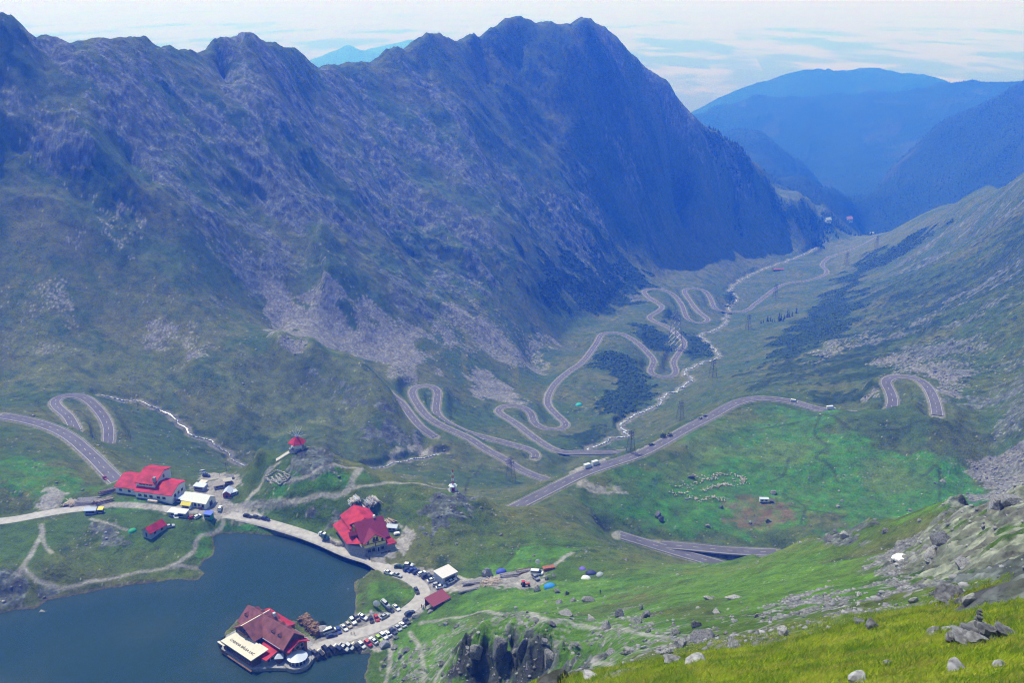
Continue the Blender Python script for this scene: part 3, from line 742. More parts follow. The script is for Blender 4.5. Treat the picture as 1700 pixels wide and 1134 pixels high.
def ground_mat():
    m = bpy.data.materials.new('turf_and_rock'); m.use_nodes = True
    nt = m.node_tree; b = nt.nodes['Principled BSDF']
    a = nt.nodes.new('ShaderNodeAttribute'); a.attribute_name = 'cover'
    g = nt.nodes.new('ShaderNodeNewGeometry')
    n1 = nt.nodes.new('ShaderNodeTexNoise'); n1.inputs['Scale'].default_value = .9; n1.inputs['Detail'].default_value = 8; n1.inputs['Roughness'].default_value = .65
    n2 = nt.nodes.new('ShaderNodeTexNoise'); n2.inputs['Scale'].default_value = .16; n2.inputs['Detail'].default_value = 9; n2.inputs['Roughness'].default_value = .62
    for n in (n1, n2): nt.links.new(g.outputs['Position'], n.inputs['Vector'])
    mx = nt.nodes.new('ShaderNodeMath'); mx.operation = 'ADD'
    nt.links.new(n1.outputs['Fac'], mx.inputs[0]); nt.links.new(n2.outputs['Fac'], mx.inputs[1])
    mr = nt.nodes.new('ShaderNodeMapRange'); mr.inputs['From Min'].default_value = .7; mr.inputs['From Max'].default_value = 1.3
    mr.inputs['To Min'].default_value = .45; mr.inputs['To Max'].default_value = 1.55
    nt.links.new(mx.outputs[0], mr.inputs['Value'])
    mu = nt.nodes.new('ShaderNodeMix'); mu.data_type = 'RGBA'; mu.blend_type = 'MULTIPLY'; mu.inputs[0].default_value = 1
    nt.links.new(a.outputs['Color'], mu.inputs[6]); nt.links.new(mr.outputs[0], mu.inputs[7])
    nt.links.new(mu.outputs[2], b.inputs['Base Color'])
    b.inputs['Roughness'].default_value = .95; b.inputs['Specular IOR Level'].default_value = .15
    bp = nt.nodes.new('ShaderNodeBump'); bp.inputs['Strength'].default_value = .8; bp.inputs['Distance'].default_value = 1.8
    nt.links.new(mx.outputs[0], bp.inputs['Height']); nt.links.new(bp.outputs[0], b.inputs['Normal'])
    return m
ground.data.materials.append(ground_mat())

def new_mesh(name, vs, fs, material=None, parent=None, smooth=False):
    me = bpy.data.meshes.new(name); me.from_pydata([tuple(v) for v in vs], [], fs)
    if smooth: me.polygons.foreach_set('use_smooth', [True] * len(me.polygons))
    me.update()
    o = bpy.data.objects.new(name, me); col.objects.link(o)
    if material: me.materials.append(material)
    if parent: o.parent = parent
    return o

# plain beyond the mountains, out to the horizon
def plain():
    nx, ny = 160, 120
    ys = np.exp(np.linspace(math.log(7000), math.log(110000), ny)); th = np.linspace(-.95, .95, nx)
    vs = [(r * math.sin(t), r * math.cos(t), -1215 + (0 if r > 9000 else -40)) for r in ys for t in th]
    fs = [(i * nx + j, i * nx + j + 1, (i + 1) * nx + j + 1, (i + 1) * nx + j) for i in range(ny - 1) for j in range(nx - 1)]
    m = bpy.data.materials.new('farmland'); m.use_nodes = True
    nt = m.node_tree; b = nt.nodes['Principled BSDF']; b.inputs['Roughness'].default_value = 1; b.inputs['Specular IOR Level'].default_value = 0
    g = nt.nodes.new('ShaderNodeNewGeometry')
    mp = nt.nodes.new('ShaderNodeMapping'); mp.inputs['Scale'].default_value = (1 / 3000, 1 / 6500, 0); mp.inputs['Rotation'].default_value = (0, 0, .35)
    nt.links.new(g.outputs['Position'], mp.inputs[0])
    vo = nt.nodes.new('ShaderNodeTexVoronoi'); vo.inputs['Scale'].default_value = 2.2; vo.inputs['Randomness'].default_value = .9
    nz = nt.nodes.new('ShaderNodeTexNoise'); nz.inputs['Scale'].default_value = 1.3; nz.inputs['Detail'].default_value = 10; nz.inputs['Roughness'].default_value = .6
    nt.links.new(mp.outputs[0], vo.inputs['Vector']); nt.links.new(mp.outputs[0], nz.inputs['Vector'])
    mx = nt.nodes.new('ShaderNodeMath'); mx.operation = 'MULTIPLY_ADD'; mx.inputs[1].default_value = .11
    sep = nt.nodes.new('ShaderNodeSeparateColor'); nt.links.new(vo.outputs['Color'], sep.inputs[0])
    nt.links.new(sep.outputs[0], mx.inputs[0]); nt.links.new(nz.outputs['Fac'], mx.inputs[2])
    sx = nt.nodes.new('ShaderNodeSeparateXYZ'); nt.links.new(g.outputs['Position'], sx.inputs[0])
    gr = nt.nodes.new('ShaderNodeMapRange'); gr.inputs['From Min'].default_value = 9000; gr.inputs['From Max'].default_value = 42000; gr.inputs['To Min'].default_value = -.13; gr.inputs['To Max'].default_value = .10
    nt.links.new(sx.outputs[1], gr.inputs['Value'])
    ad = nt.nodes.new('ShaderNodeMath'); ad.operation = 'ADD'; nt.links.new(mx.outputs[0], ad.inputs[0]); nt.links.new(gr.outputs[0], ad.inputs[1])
    rp = nt.nodes.new('ShaderNodeValToRGB')
    e = rp.color_ramp.elements
    e[0].position = .47; e[0].color = (.21, .19, .18, 1); e[1].position = .555; e[1].color = (.39, .335, .33, 1)
    x = e.new(.75); x.color = (.45, .39, .39, 1)
    nt.links.new(ad.outputs[0], rp.inputs[0]); nt.links.new(rp.outputs[0], b.inputs['Base Color'])
    o = new_mesh('plain', vs, fs, m); o['kind'] = 'structure'
plain()

# lake
def lake():
    c = lake_poly.mean(0)
    p = [tuple(c + (q - c) * 1.08) for q in lake_poly]
    xs, ys = [q[0] for q in p], [q[1] for q in p]
    vs = [(min(xs) - 20, 150, 0), (max(xs) + 12, 150, 0), (max(xs) + 12, max(ys) + 8, 0), (min(xs) - 20, max(ys) + 8, 0)]
    m = bpy.data.materials.new('lake_water'); m.use_nodes = True
    nt = m.node_tree; b = nt.nodes['Principled BSDF']
    b.inputs['Base Color'].default_value = (.020, .056, .056, 1); b.inputs['Roughness'].default_value = .12
    b.inputs['IOR'].default_value = 1.33
    g = nt.nodes.new('ShaderNodeNewGeometry')
    nz = nt.nodes.new('ShaderNodeTexNoise'); nz.inputs['Scale'].default_value = .9; nz.inputs['Detail'].default_value = 4
    n2 = nt.nodes.new('ShaderNodeTexNoise'); n2.inputs['Scale'].default_value = .022; n2.inputs['Detail'].default_value = 3
    nt.links.new(g.outputs['Position'], nz.inputs['Vector']); nt.links.new(g.outputs['Position'], n2.inputs['Vector'])
    bp = nt.nodes.new('ShaderNodeBump'); bp.inputs['Strength'].default_value = .12; bp.inputs['Distance'].default_value = .3
    nt.links.new(nz.outputs['Fac'], bp.inputs['Height']); nt.links.new(bp.outputs[0], b.inputs['Normal'])
    mr = nt.nodes.new('ShaderNodeMapRange'); mr.inputs['From Min'].default_value = .35; mr.inputs['From Max'].default_value = .65
    mr.inputs['To Min'].default_value = .08; mr.inputs['To Max'].default_value = .28
    nt.links.new(n2.outputs['Fac'], mr.inputs['Value']); nt.links.new(mr.outputs[0], b.inputs['Roughness'])
    tr = nt.nodes.new('ShaderNodeBsdfTransparent'); ms = nt.nodes.new('ShaderNodeMixShader'); ms.inputs[0].default_value = .30
    nt.links.new(b.outputs[0], ms.inputs[1]); nt.links.new(tr.outputs[0], ms.inputs[2]); nt.links.new(ms.outputs[0], nt.nodes['Material Output'].inputs[0])
    o = new_mesh('lake_water', vs, [(0, 1, 2, 3)], m); o['kind'] = 'structure'
lake()

# haze: one closed box of even air round everything up to just above the camera and the peaks
HAZE_D = 4.2e-4
def haze():
    zt = 252.0; zb = -1400.0
    x0, x1, y0, y1 = -95000, 95000, -400, 112000
    vs = [(x0, y0, zb), (x1, y0, zb), (x1, y1, zb), (x0, y1, zb), (x0, y0, zt), (x1, y0, zt), (x1, y1, zt), (x0, y1, zt)]
    fs = [(3, 2, 1, 0), (4, 5, 6, 7), (0, 1, 5, 4), (1, 2, 6, 5), (2, 3, 7, 6), (3, 0, 4, 7)]
    m = bpy.data.materials.new('air'); m.use_nodes = True
    nt = m.node_tree; nt.nodes.remove(nt.nodes['Principled BSDF'])
    pv = nt.nodes.new('ShaderNodeVolumePrincipled')
    pv.inputs['Color'].default_value = HAZE_C
    pv.inputs['Absorption Color'].default_value = (1, 1, 1, 1)
    pv.inputs['Density'].default_value = HAZE_D
    pv.inputs['Anisotropy'].default_value = 0.2
    nt.links.new(pv.outputs[0], nt.nodes['Material Output'].inputs['Volume'])
    m.cycles.volume_sampling = 'DISTANCE'; m.cycles.homogeneous_volume = True
    o = new_mesh('haze', vs, fs, m); o['kind'] = 'stuff'
HAZE_C = (.030, .150, 1.0, 1)
haze()
# ---------------------------------------------------------------- helpers for things
class MB:
    """collects shapes into ONE mesh"""
    def __init__(s): s.v = []; s.f = []; s.mi = []
    def add(s, vs, fs, mi=0):
        o = len(s.v); s.v += [tuple(map(float, p)) for p in vs]
        for f in fs: s.f.append(tuple(o + i for i in f)); s.mi.append(mi)
        return s
    def box(s, c, d, rz=0.0, mi=0, taper=1.0):
        x, y, z = d[0] / 2, d[1] / 2, d[2] / 2
        P = [(-x, -y, -z), (x, -y, -z), (x, y, -z), (-x, y, -z), (-x * taper, -y * taper, z), (x * taper, -y * taper, z), (x * taper, y * taper, z), (-x * taper, y * taper, z)]
        cs, sn = math.cos(rz), math.sin(rz)
        return s.add([(c[0] + p[0] * cs - p[1] * sn, c[1] + p[0] * sn + p[1] * cs, c[2] + p[2]) for p in P], [(3, 2, 1, 0), (4, 5, 6, 7), (0, 1, 5, 4), (1, 2, 6, 5), (2, 3, 7, 6), (3, 0, 4, 7)], mi)
    def prism(s, pts, z0, z1, mi=0):
        n = len(pts)
        if sum(pts[i][0] * pts[(i + 1) % n][1] - pts[(i + 1) % n][0] * pts[i][1] for i in range(n)) < 0: pts = pts[::-1]
        return s.add([(x, y, z0) for x, y in pts] + [(x, y, z1) for x, y in pts], [tuple(range(n - 1, -1, -1)), tuple(range(n, 2 * n))] + [(i, (i + 1) % n, n + (i + 1) % n, n + i) for i in range(n)], mi)
    def slab(s, quad, t, mi=0):
        """a flat roof or plate: top outline in 3-D, thickness t downwards"""
        n = len(quad)
        a = sum(quad[i][0] * quad[(i + 1) % n][1] - quad[(i + 1) % n][0] * quad[i][1] for i in range(n))
        if a < 0: quad = quad[::-1]
        return s.add(list(quad) + [(x, y, z - t) for x, y, z in quad], [tuple(range(n)), tuple(range(2 * n - 1, n - 1, -1))] + [(i, n + i, n + (i + 1) % n, (i + 1) % n) for i in range(n)], mi)
    def tube(s, p, q, r0, r1=None, n=6, mi=0):
        r1 = r0 if r1 is None else r1
        p, q = Vector(p), Vector(q); d = (q - p).normalized()
        a = d.orthogonal().normalized(); b = d.cross(a)
        P = []
        for c, r in ((p, r0), (q, r1)):
            for i in range(n):
                t = 2 * math.pi * i / n; P.append(c + a * (math.cos(t) * r) + b * (math.sin(t) * r))
        return s.add(P, [tuple(range(n - 1, -1, -1)), tuple(range(n, 2 * n))] + [(i, (i + 1) % n, n + (i + 1) % n, n + i) for i in range(n)], mi)
    def cone(s, c, r, h, n=8, mi=0):
        P = [(c[0] + r * math.cos(2 * math.pi * i / n), c[1] + r * math.sin(2 * math.pi * i / n), c[2]) for i in range(n)] + [(c[0], c[1], c[2] + h)]
        return s.add(P, [tuple(range(n - 1, -1, -1))] + [(i, (i + 1) % n, n) for i in range(n)], mi)
    def gable(s, x0, x1, y0, y1, z0, ze, zr, axis='x', mi=0):
        """gabled wall block, the ridge running along the given axis"""
        if axis == 'x':
            ym = (y0 + y1) / 2; prof = [(y0, z0), (y1, z0), (y1, ze), (ym, zr), (y0, ze)]
            A = [(x0, a, b) for a, b in prof]; B = [(x1, a, b) for a, b in prof]
        else:
            xm = (x0 + x1) / 2; prof = [(x0, z0), (x1, z0), (x1, ze), (xm, zr), (x0, ze)]
            A = [(a, y1, b) for a, b in prof]; B = [(a, y0, b) for a, b in prof]
        return s.add(A + B, [(4, 3, 2, 1, 0), (5, 6, 7, 8, 9)] + [(i, (i + 1) % 5, 5 + (i + 1) % 5, 5 + i) for i in range(5)], mi)
    def build(s, name, m=None, parent=None, smooth=False, label=None):
        me = bpy.data.meshes.new(name); me.from_pydata(s.v, [], s.f)
        for x in (m if isinstance(m, (list, tuple)) else [m]):
            if x: me.materials.append(x)
        if isinstance(m, (list, tuple)): me.polygons.foreach_set('material_index', s.mi)
        bm = bmesh.new(); bm.from_mesh(me); bmesh.ops.recalc_face_normals(bm, faces=bm.faces); bm.to_mesh(me); bm.free()
        if smooth: me.polygons.foreach_set('use_smooth', [True] * len(me.polygons))
        me.update()
        o = bpy.data.objects.new(name, me); col.objects.link(o)
        if parent: o.parent = parent
        if label: o['label'] = label
        return o
def tag(o, label, cat, group=None):
    o['label'] = label; o['category'] = cat
    if group: o['group'] = group
    return o
def thing(name, label, cat, loc=(0, 0, 0), rz=0.0, group=None):
    o = bpy.data.objects.new(name, None); o.empty_display_size = .5; col.objects.link(o)
    o.location = loc; o.rotation_euler = (0, 0, rz)
    return tag(o, label, cat, group)
def dup(root, label, group=None):
    r = root.copy(); col.objects.link(r); r['label'] = label
    if group: r['group'] = group
    for ch in list(root.children):
        c = ch.copy(); col.objects.link(c); c.parent = r; c.matrix_parent_inverse = ch.matrix_parent_inverse
        for g in ch.children:
            d = g.copy(); col.objects.link(d); d.parent = c
    return r
def on(u, v, sink=0.0):
    p = at(u, v); return Vector((p[0], p[1], p[2] - sink))
def heading(u, v, du, dv, z=None):
    a, b = (at(u, v), at(u + du, v + dv)) if z is None else (pt_z(u, v, z), pt_z(u + du, v + dv, z))
    return math.atan2(b[1] - a[1], b[0] - a[0])
def gz(x, y): return ground_z(x, y)
def sit(o, x, y, rz, lift=0.0, span=1.6):
    """stand a thing on the ground, following the slope"""
    z = gz(x, y)
    nx = (gz(x + span, y) - gz(x - span, y)) / (2 * span); ny = (gz(x, y + span) - gz(x, y - span)) / (2 * span)
    n = Vector((-nx, -ny, 1)).normalized()
    f = Vector((math.cos(rz), math.sin(rz), 0)); f = (f - n * f.dot(n)).normalized(); s = n.cross(f)
    M = Matrix((f, s, n)).transposed().to_4x4(); M.translation = Vector((x, y, z + lift))
    o.matrix_world = M

M_ASPH = mat('asphalt', (.105, .10, .12), .9, scale=.15, var=.18)
M_SHLD = mat('road_gravel', (.18, .172, .175), .95, scale=.4, var=.15)
M_WHITE = mat('white_paint', (.78, .78, .77), .6, var=.06)
M_LINE = mat('road_paint', (.50, .50, .49), .8, var=.1)
M_CONC = mat('concrete', (.38, .37, .36), .9, var=.15, scale=.8)
M_STEEL = mat('galvanised_steel', (.34, .35, .37), .5, .6, var=.1)
M_DARKSTEEL = mat('weathered_steel', (.10, .10, .11), .6, .4)
M_TYRE = mat('rubber', (.02, .02, .02), .9)
M_GLASS = mat('car_glass', (.012, .015, .02), .08, spec=.8)
M_RIM = mat('alloy', (.45, .45, .47), .35, .7)
M_LAMP = mat('lamp_lens', (.75, .75, .72), .15)
M_TAIL = mat('tail_lens', (.35, .01, .01), .2)
M_ROCK = mat('boulder_stone', (.09, .088, .085), .95, scale=3.2, bump=1.0, rgb2=(.30, .295, .28))
M_ROCKD = mat('dark_boulder_stone', (.045, .045, .05), .95, scale=3.0, bump=1.0, rgb2=(.19, .19, .185))
M_ROCKP = mat('pale_boulder_stone', (.15, .145, .135), .95, scale=3.2, bump=1.0, rgb2=(.40, .39, .36))
M_WOOD = mat('brown_timber', (.10, .055, .03), .85, scale=2, rgb2=(.19, .11, .065), stretch=(1, 1, 5))
M_LOG = mat('grey_log', (.20, .185, .19), .9, scale=2, rgb2=(.36, .34, .34))
M_LOGP = mat('pale_fresh_timber', (.42, .34, .26), .9, scale=2, rgb2=(.66, .56, .45))
M_REDROOF = mat('red_sheet_roof', (.38, .02, .035), .7, var=.34, scale=.3, spec=.25)
M_PINKROOF = mat('weathered_red_tile', (.19, .06, .06), .6, var=.32, scale=.5)
M_SHADEROOF = mat('shaded_red_sheet_roof', (.20, .018, .045), .6, var=.1, scale=.7, spec=.3)  # red roof sheet with the shade of the unlit side put into its colour
M_CREAM = mat('cream_roof_sheet', (.62, .57, .46), .7, var=.07, scale=.6)
M_STONE = mat('masonry', (.20, .20, .22), .95, scale=1.6, rgb2=(.36, .36, .39), bump=.4)
M_YELLOW = mat('yellow_render', (.80, .68, .20), .8, var=.06)
M_PALEB = mat('pale_blue_sheet', (.50, .55, .66), .5, var=.06)
M_WIN = mat('window_glass', (.02, .025, .035), .1, spec=.8)
M_RUST = mat('rusty_sheet', (.30, .10, .05), .8, scale=2, var=.3)

# ---------------------------------------------------------------- roads and water courses
def strip(line, prof):
    t = np.gradient(line[:, :2], axis=0); t /= np.linalg.norm(t, axis=1)[:, None] + 1e-9
    n = np.stack([-t[:, 1], t[:, 0]], 1); k = len(prof); vs = []
    for p, q in zip(line, n):
        for o, h in prof: vs.append((p[0] + q[0] * o, p[1] + q[1] * o, p[2] + h))
    return vs, [(i * k + j, (i + 1) * k + j, (i + 1) * k + j + 1, i * k + j + 1) for i in range(len(line) - 1) for j in range(k - 1)]
def road(key):
    ln, hw = road_lines[key], ROADS[key][0]
    vs, fs = strip(ln, [(-hw - .1, -.5), (-hw, .22), (0, .27), (hw, .22), (hw + .1, -.5)])
    r = new_mesh('road', vs, fs, M_SHLD); r['kind'] = 'structure'
    a = hw - .5
    vs, fs = strip(ln, [(-a, .235), (0, .30), (a, .235)])
    new_mesh('asphalt_lane', vs, fs, M_ASPH, r)
    for s in (-1, 1):
        vs, fs = strip(ln, [(s * (a - .36), .262), (s * (a - .18), .256)])
        new_mesh('edge_line', vs, fs, M_LINE, r)
    mb = MB()
    for i in range(0, len(ln) - 1, 3):
        vs, fs = strip(ln[i:i + 2], [(-.1, .312), (.1, .312)]); mb.add(vs, fs)
    mb.build('centre_line', M_LINE, r)
for k in ROADS: road(k)
vs, fs = strip(lake_road, [(-3.6, -.4), (-3.0, .1), (0, .17), (3.0, .1), (3.6, -.4)])
lr_ = new_mesh('gravel_road', vs, fs, mat('gravel_surface', (.32, .30, .285), .95, scale=.5, rgb2=(.44, .415, .39))); lr_['kind'] = 'structure'
def foam_mat():
    m = bpy.data.materials.new('white_water'); m.use_nodes = True
    nt = m.node_tree; b = nt.nodes['Principled BSDF']; b.inputs['Roughness'].default_value = .25
    g = nt.nodes.new('ShaderNodeNewGeometry'); nz = nt.nodes.new('ShaderNodeTexNoise'); nz.inputs['Scale'].default_value = .55; nz.inputs['Detail'].default_value = 6
    nt.links.new(g.outputs['Position'], nz.inputs['Vector'])
    rp = nt.nodes.new('ShaderNodeValToRGB'); rp.color_ramp.elements[0].position = .44; rp.color_ramp.elements[1].position = .60
    rp.color_ramp.elements[0].color = (.06, .09, .11, 1); rp.color_ramp.elements[1].color = (.72, .75, .78, 1)
    nt.links.new(nz.outputs['Fac'], rp.inputs[0]); nt.links.new(rp.outputs[0], b.inputs['Base Color'])
    return m
M_FOAM = foam_mat()
for ln, w in ((stream, 1.0), (stream_left, .5), (stream_low, .5)):
    ln = dense(ln, 1.5); L = np.arange(len(ln))
    wv = w * (1 + .55 * perlin(L / 9.0, L * 0 + w, 130))
    ln = ln.copy(); ln[:, 0] += perlin(L / 6.0, L * 0, 131) * w * .7; ln[:, 1] += perlin(L / 6.0, L * 0 + 3, 132) * w * .7
    t = np.gradient(ln[:, :2], axis=0); t /= np.linalg.norm(t, axis=1)[:, None] + 1e-9
    n = np.stack([-t[:, 1], t[:, 0]], 1); vs = []
    for p, q, ww in zip(ln, n, wv): vs += [(p[0] + q[0] * ww, p[1] + q[1] * ww, p[2] - .35), (p[0], p[1], p[2] - .2), (p[0] - q[0] * ww, p[1] - q[1] * ww, p[2] - .35)]
    fs = [(3 * i + j, 3 * i + 3 + j, 3 * i + 4 + j, 3 * i + 1 + j) for i in range(len(ln) - 1) for j in (0, 1)]
    new_mesh('stream', vs, fs, M_FOAM)['kind'] = 'structure'

# road bridge over the stream, viaduct wall, guard rails
ln = road_lines['valley']
i0 = int(np.argmin(np.hypot(*(ln[:, :2] - np.array(pt_z(1022, 751, -124)[:2])).T))); i1 = int(np.argmin(np.hypot(*(ln[:, :2] - np.array(pt_z(950, 752, -126)[:2])).T)))
seg = ln[min(i0, i1):max(i0, i1) + 1]
bt = thing('road_bridge', 'low concrete road bridge crossing the white stream in the valley', 'bridge', tuple(seg[len(seg) // 2]))
def rel(vs, o): return [(v[0] - o.location[0], v[1] - o.location[1], v[2] - o.location[2]) for v in vs]
vs, fs = strip(seg, [(-3.9, .2), (-3.9, -1.3), (3.9, -1.3), (3.9, .2)])
MB().add(rel(vs, bt), fs).build('deck_girder', M_CONC, bt)
for s in (-1, 1):
    vs, fs = strip(seg, [(s * 3.75, .1), (s * 3.75, .95), (s * 4.0, .95), (s * 4.0, .1)])
    MB().add(rel(vs, bt), fs).build('parapet', M_CONC, bt)
for q in (.3, .7):
    p = seg[int(len(seg) * q)]; d = seg[int(len(seg) * q) + 1] - p
    MB().box((p[0] - bt.location[0], p[1] - bt.location[1], p[2] - 5 - bt.location[2]), (1.4, 7.2, 7.6), math.atan2(d[1], d[0])).build('pier', M_CONC, bt)
def guard_rail(key, ua, ub, side, label):
    ln = road_lines[key]; hw = ROADS[key][0]
    def near(p): return int(np.argmin(np.hypot(*(ln[:, :2] - np.array(p[:2])).T)))
    a, b = sorted((near(pt_z(*ua)), near(pt_z(*ub))))
    sg = ln[a:b + 1]; o = thing('guard_rail', label, 'guard rail', tuple(sg[0]))
    vs, fs = strip(sg, [(side * (hw - .3), .62), (side * (hw - .34), .95), (side * (hw - .24), .95), (side * (hw - .2), .62)])
    MB().add(rel(vs, o), fs).build('rail', M_STEEL, o)
    t = np.gradient(sg[:, :2], axis=0); t /= np.linalg.norm(t, axis=1)[:, None]
    for i in range(0, len(sg), 2):
        x, y = sg[i, 0] - t[i, 1] * side * (hw - .15), sg[i, 1] + t[i, 0] * side * (hw - .15)
        MB().box((x - o.location[0], y - o.location[1], sg[i, 2] + .45 - o.location[2]), (.12, .12, .95)).build('post', M_STEEL, o)
guard_rail('hairpin_low', (96, 677, -31), (180, 725, -39), 1, 'long pale guard rail round the outside of the hairpin at the left edge')
guard_rail('hairpin', (5, 691, -10), (185, 792, 2.5), 1, 'steel guard rail along the valley side of the road down to the red roofed hut')
guard_rail('upper', (870, 835, -35), (930, 805, -38), 1, 'short guard rail where the long sloping road leaves the hill crest')
guard_rail('upper', (1000, 775, -42), (1060, 755, -45), 1, 'guard rail beside the lay-by with the two white motorhomes')
guard_rail('upper', (1150, 706, -50.5), (1250, 662, -56), 1, 'guard rail on the outer edge of the long sloping road before its crest')
guard_rail('basin_far', (1100, 905, -56.7), (1245, 917, -59), 1, 'guard rail behind the two road pieces below the sheep meadow')
# ---------------------------------------------------------------- buildings
def win_row(parent, pts, w, h, axis, name='window', m=None):
    """framed windows standing proud of a wall; axis = direction the wall faces"""
    for x, y, z in pts:
        fb = MB(); gb = MB()
        if axis in ('+x', '-x'):
            s = 1 if axis == '+x' else -1
            fb.box((x + s * .03, y, z), (.1, w + .2, h + .2)); gb.box((x + s * .07, y, z), (.1, w, h))
        else:
            s = 1 if axis == '+y' else -1
            fb.box((x, y + s * .03, z), (w + .2, .1, h + .2)); gb.box((x, y + s * .07, z), (w, .1, h))
        f = fb.build(name, m or M_WOOD, parent); gb.build('pane', M_WIN, f)
def gable_roof(mb, x0, x1, y0, y1, ze, zr, axis='x', over=.6, t=.25, dip=None):
    """two roof planes with overhang"""
    dip = dip or over * .6
    if axis == 'x':
        ym = (y0 + y1) / 2; k = (zr - ze) / (abs(y1 - y0) / 2)
        for y, s in ((y0, -1), (y1, 1)):
            mb.slab([(x0 - over, ym, zr + t), (x1 + over, ym, zr + t), (x1 + over, y + s * over, ze - k * over + t), (x0 - over, y + s * over, ze - k * over + t)], t)
    else:
        xm = (x0 + x1) / 2; k = (zr - ze) / (abs(x1 - x0) / 2)
        for x, s in ((x0, -1), (x1, 1)):
            mb.slab([(xm, y0 - over, zr + t), (xm, y1 + over, zr + t), (x + s * over, y1 + over, ze - k * over + t), (x + s * over, y0 - over, ze - k * over + t)], t)
    return mb

# --- the big chalet on its spit in the lake (local x: towards the far right, local -y: towards the car park)
P0 = Vector((-92.4, 321.1, 0.0))
ch = thing('lakeside_chalet', 'large brown and red roofed chalet standing on the spit in the lake', 'chalet', P0, R(50.5))
MB().prism([(-15.2, 11), (-9, 16.5), (7, 16.5), (10.5, 12), (10.5, -8), (8, -16), (5, -20), (1, -21.5), (-4, -21), (-10, -13), (-15.5, -7.5)], -1.5, 1.3).build('stone_base', M_STONE, ch)
MB().gable(-4.2, 5.6, -13, 13.5, 1.2, 6.9, 10.7, 'y').build('wall', M_WOOD, ch)
mr = gable_roof(MB(), -4.2, 5.2, -13, 13.5, 6.9, 10.9, 'y', .9).build('main_roof', M_PINKROOF, ch)
MB().gable(-8.0, 0.5, -.8, 11.2, 1.2, 6.9, 10.3, 'x').build('gable_wing', M_WOOD, ch)
gr = gable_roof(MB(), -8.2, 3.5, -.8, 11.2, 6.9, 10.6, 'x', .7).build('gable_roof', M_PINKROOF, ch)
MB().slab([(-9.2, 5.2, 10.92), (4.2, 5.2, 10.92), (4.2, 6.0, 10.6), (-9.2, 6.0, 10.6)], .12).build('ridge_flashing', M_CREAM, gr)
gable_roof(MB(), 1.2, 4.6, .2, 4.4, 9.3, 10.9, 'x', .2).build('step_roof', M_PINKROOF, ch)
# balconies and windows on the gable facing the lake
for z in (4.2, 7.2): MB().box((-8.6, 5.2, z), (1.2, 10.6 if z < 6 else 6, .9)).build('balcony', M_WOOD, ch)
win_row(ch, [(-8.0, y, 5.7) for y in (1.4, 3.9, 6.5, 9.0)], 1.2, 1.3, '-x', m=M_WHITE)
win_row(ch, [(-8.0, 5.2, 8.5)], 1.5, 1.3, '-x', m=M_WHITE)
win_row(ch, [(x, -.8, 5.6) for x in (-6.2, -4.6)], .9, 1.1, '-y')
def dormer(x, y, s):
    f = MB(); f.gable(min(x, x + s * 2.6), max(x, x + s * 2.6), y - .8, y + .8, 7.6, 9.2, 9.8, 'x')
    d = f.build('dormer', M_WOOD, ch)
    gable_roof(MB(), min(x - s * .2, x + s * 2.7), max(x - s * .2, x + s * 2.7), y - .85, y + .85, 9.2, 9.9, 'x', .25, .15).build('dormer_roof', M_PINKROOF, d)
    MB().box((x + s * 2.64, y, 8.6), (.1, 1.0, .9)).build('dormer_window', M_PALEB, d)
for y in (-4.6, -8.4): dormer(.4, y, -1); dormer(.8, y + 1.0, 1)
for y in (12.0, 8.6): dormer(.4, y, -1) if y > 11.9 else None; dormer(.8, y, 1)
MB().slab([(5.9, -3, 6.2), (5.9, 13.5, 6.2), (9.6, 13.5, 5.2), (9.6, -3, 5.2)], .25).build('side_roof', M_REDROOF, ch)
MB().box((7.3, 5.2, 3.2), (3.6, 16, 4.2)).build('side_wall', M_WOOD, ch)
MB().box((3.2, 1.5, 10.4), (1.0, 1.0, 2.6)).build('chimney', M_PALEB, ch)
# lake terrace under a cream roof carrying the lettering
MB().prism([(-14.6, 10.2), (-8, 9.0), (-8, -8), (-14.6, -7.2)], 1.2, 4.4).build('terrace_wall', M_WOOD, ch)
win_row(ch, [(-14.6, y, 3.0) for y in (-5.5, -2.4, .7, 3.8, 6.9)], 2.3, 1.7, '-x')
tr = MB().slab([(-15.2, 10.9, 5.0), (-8.05, 9.4, 6.1), (-8.05, -3.2, 6.1), (-7.6, -3.2, 6.1), (-7.6, -8.6, 6.1), (-15.2, -7.9, 5.0)], .3).build('terrace_roof', M_CREAM, ch)
MB().slab([(-15.9, 12.2, 4.3), (-15.0, 12.2, 4.3), (-15.0, 8.0, 4.3), (-15.9, 8.0, 4.3)], .3).build('terrace_step', M_CREAM, ch)
MB().box((-15.6, 1.0, .9), (1.2, 19, .25)).build('walkway', M_WOOD, ch)
def lettering(text, size, parent, loc, xdir, ydir, m, name='lettering'):
    cu = bpy.data.curves.new(name, 'FONT'); cu.body = text; cu.size = size; cu.extrude = .03; cu.align_x = 'CENTER'; cu.align_y = 'CENTER'
    to = bpy.data.objects.new('tmp', cu); col.objects.link(to)
    bpy.context.view_layer.update()
    me = bpy.data.meshes.new_from_object(to.evaluated_get(bpy.context.evaluated_depsgraph_get()))
    bpy.data.objects.remove(to); bpy.data.curves.remove(cu)
    o = bpy.data.objects.new(name, me); col.objects.link(o); me.materials.clear(); me.materials.append(m); o.parent = parent
    x, y = Vector(xdir).normalized(), Vector(ydir).normalized(); z = x.cross(y)
    M = Matrix((x, y, z)).transposed().to_4x4(); M.translation = Vector(loc); o.matrix_local = M
    return o
k_ = (6.1 - 5.0) / 7.15
lettering('CABANA BÂLEA LAC', 1.55, tr, (-12.6, .9, 5.0 + 2.6 * k_ + .05), (0, -1, 0), (1, 0, k_), mat('lettering_brown', (.06, .05, .05), .8))
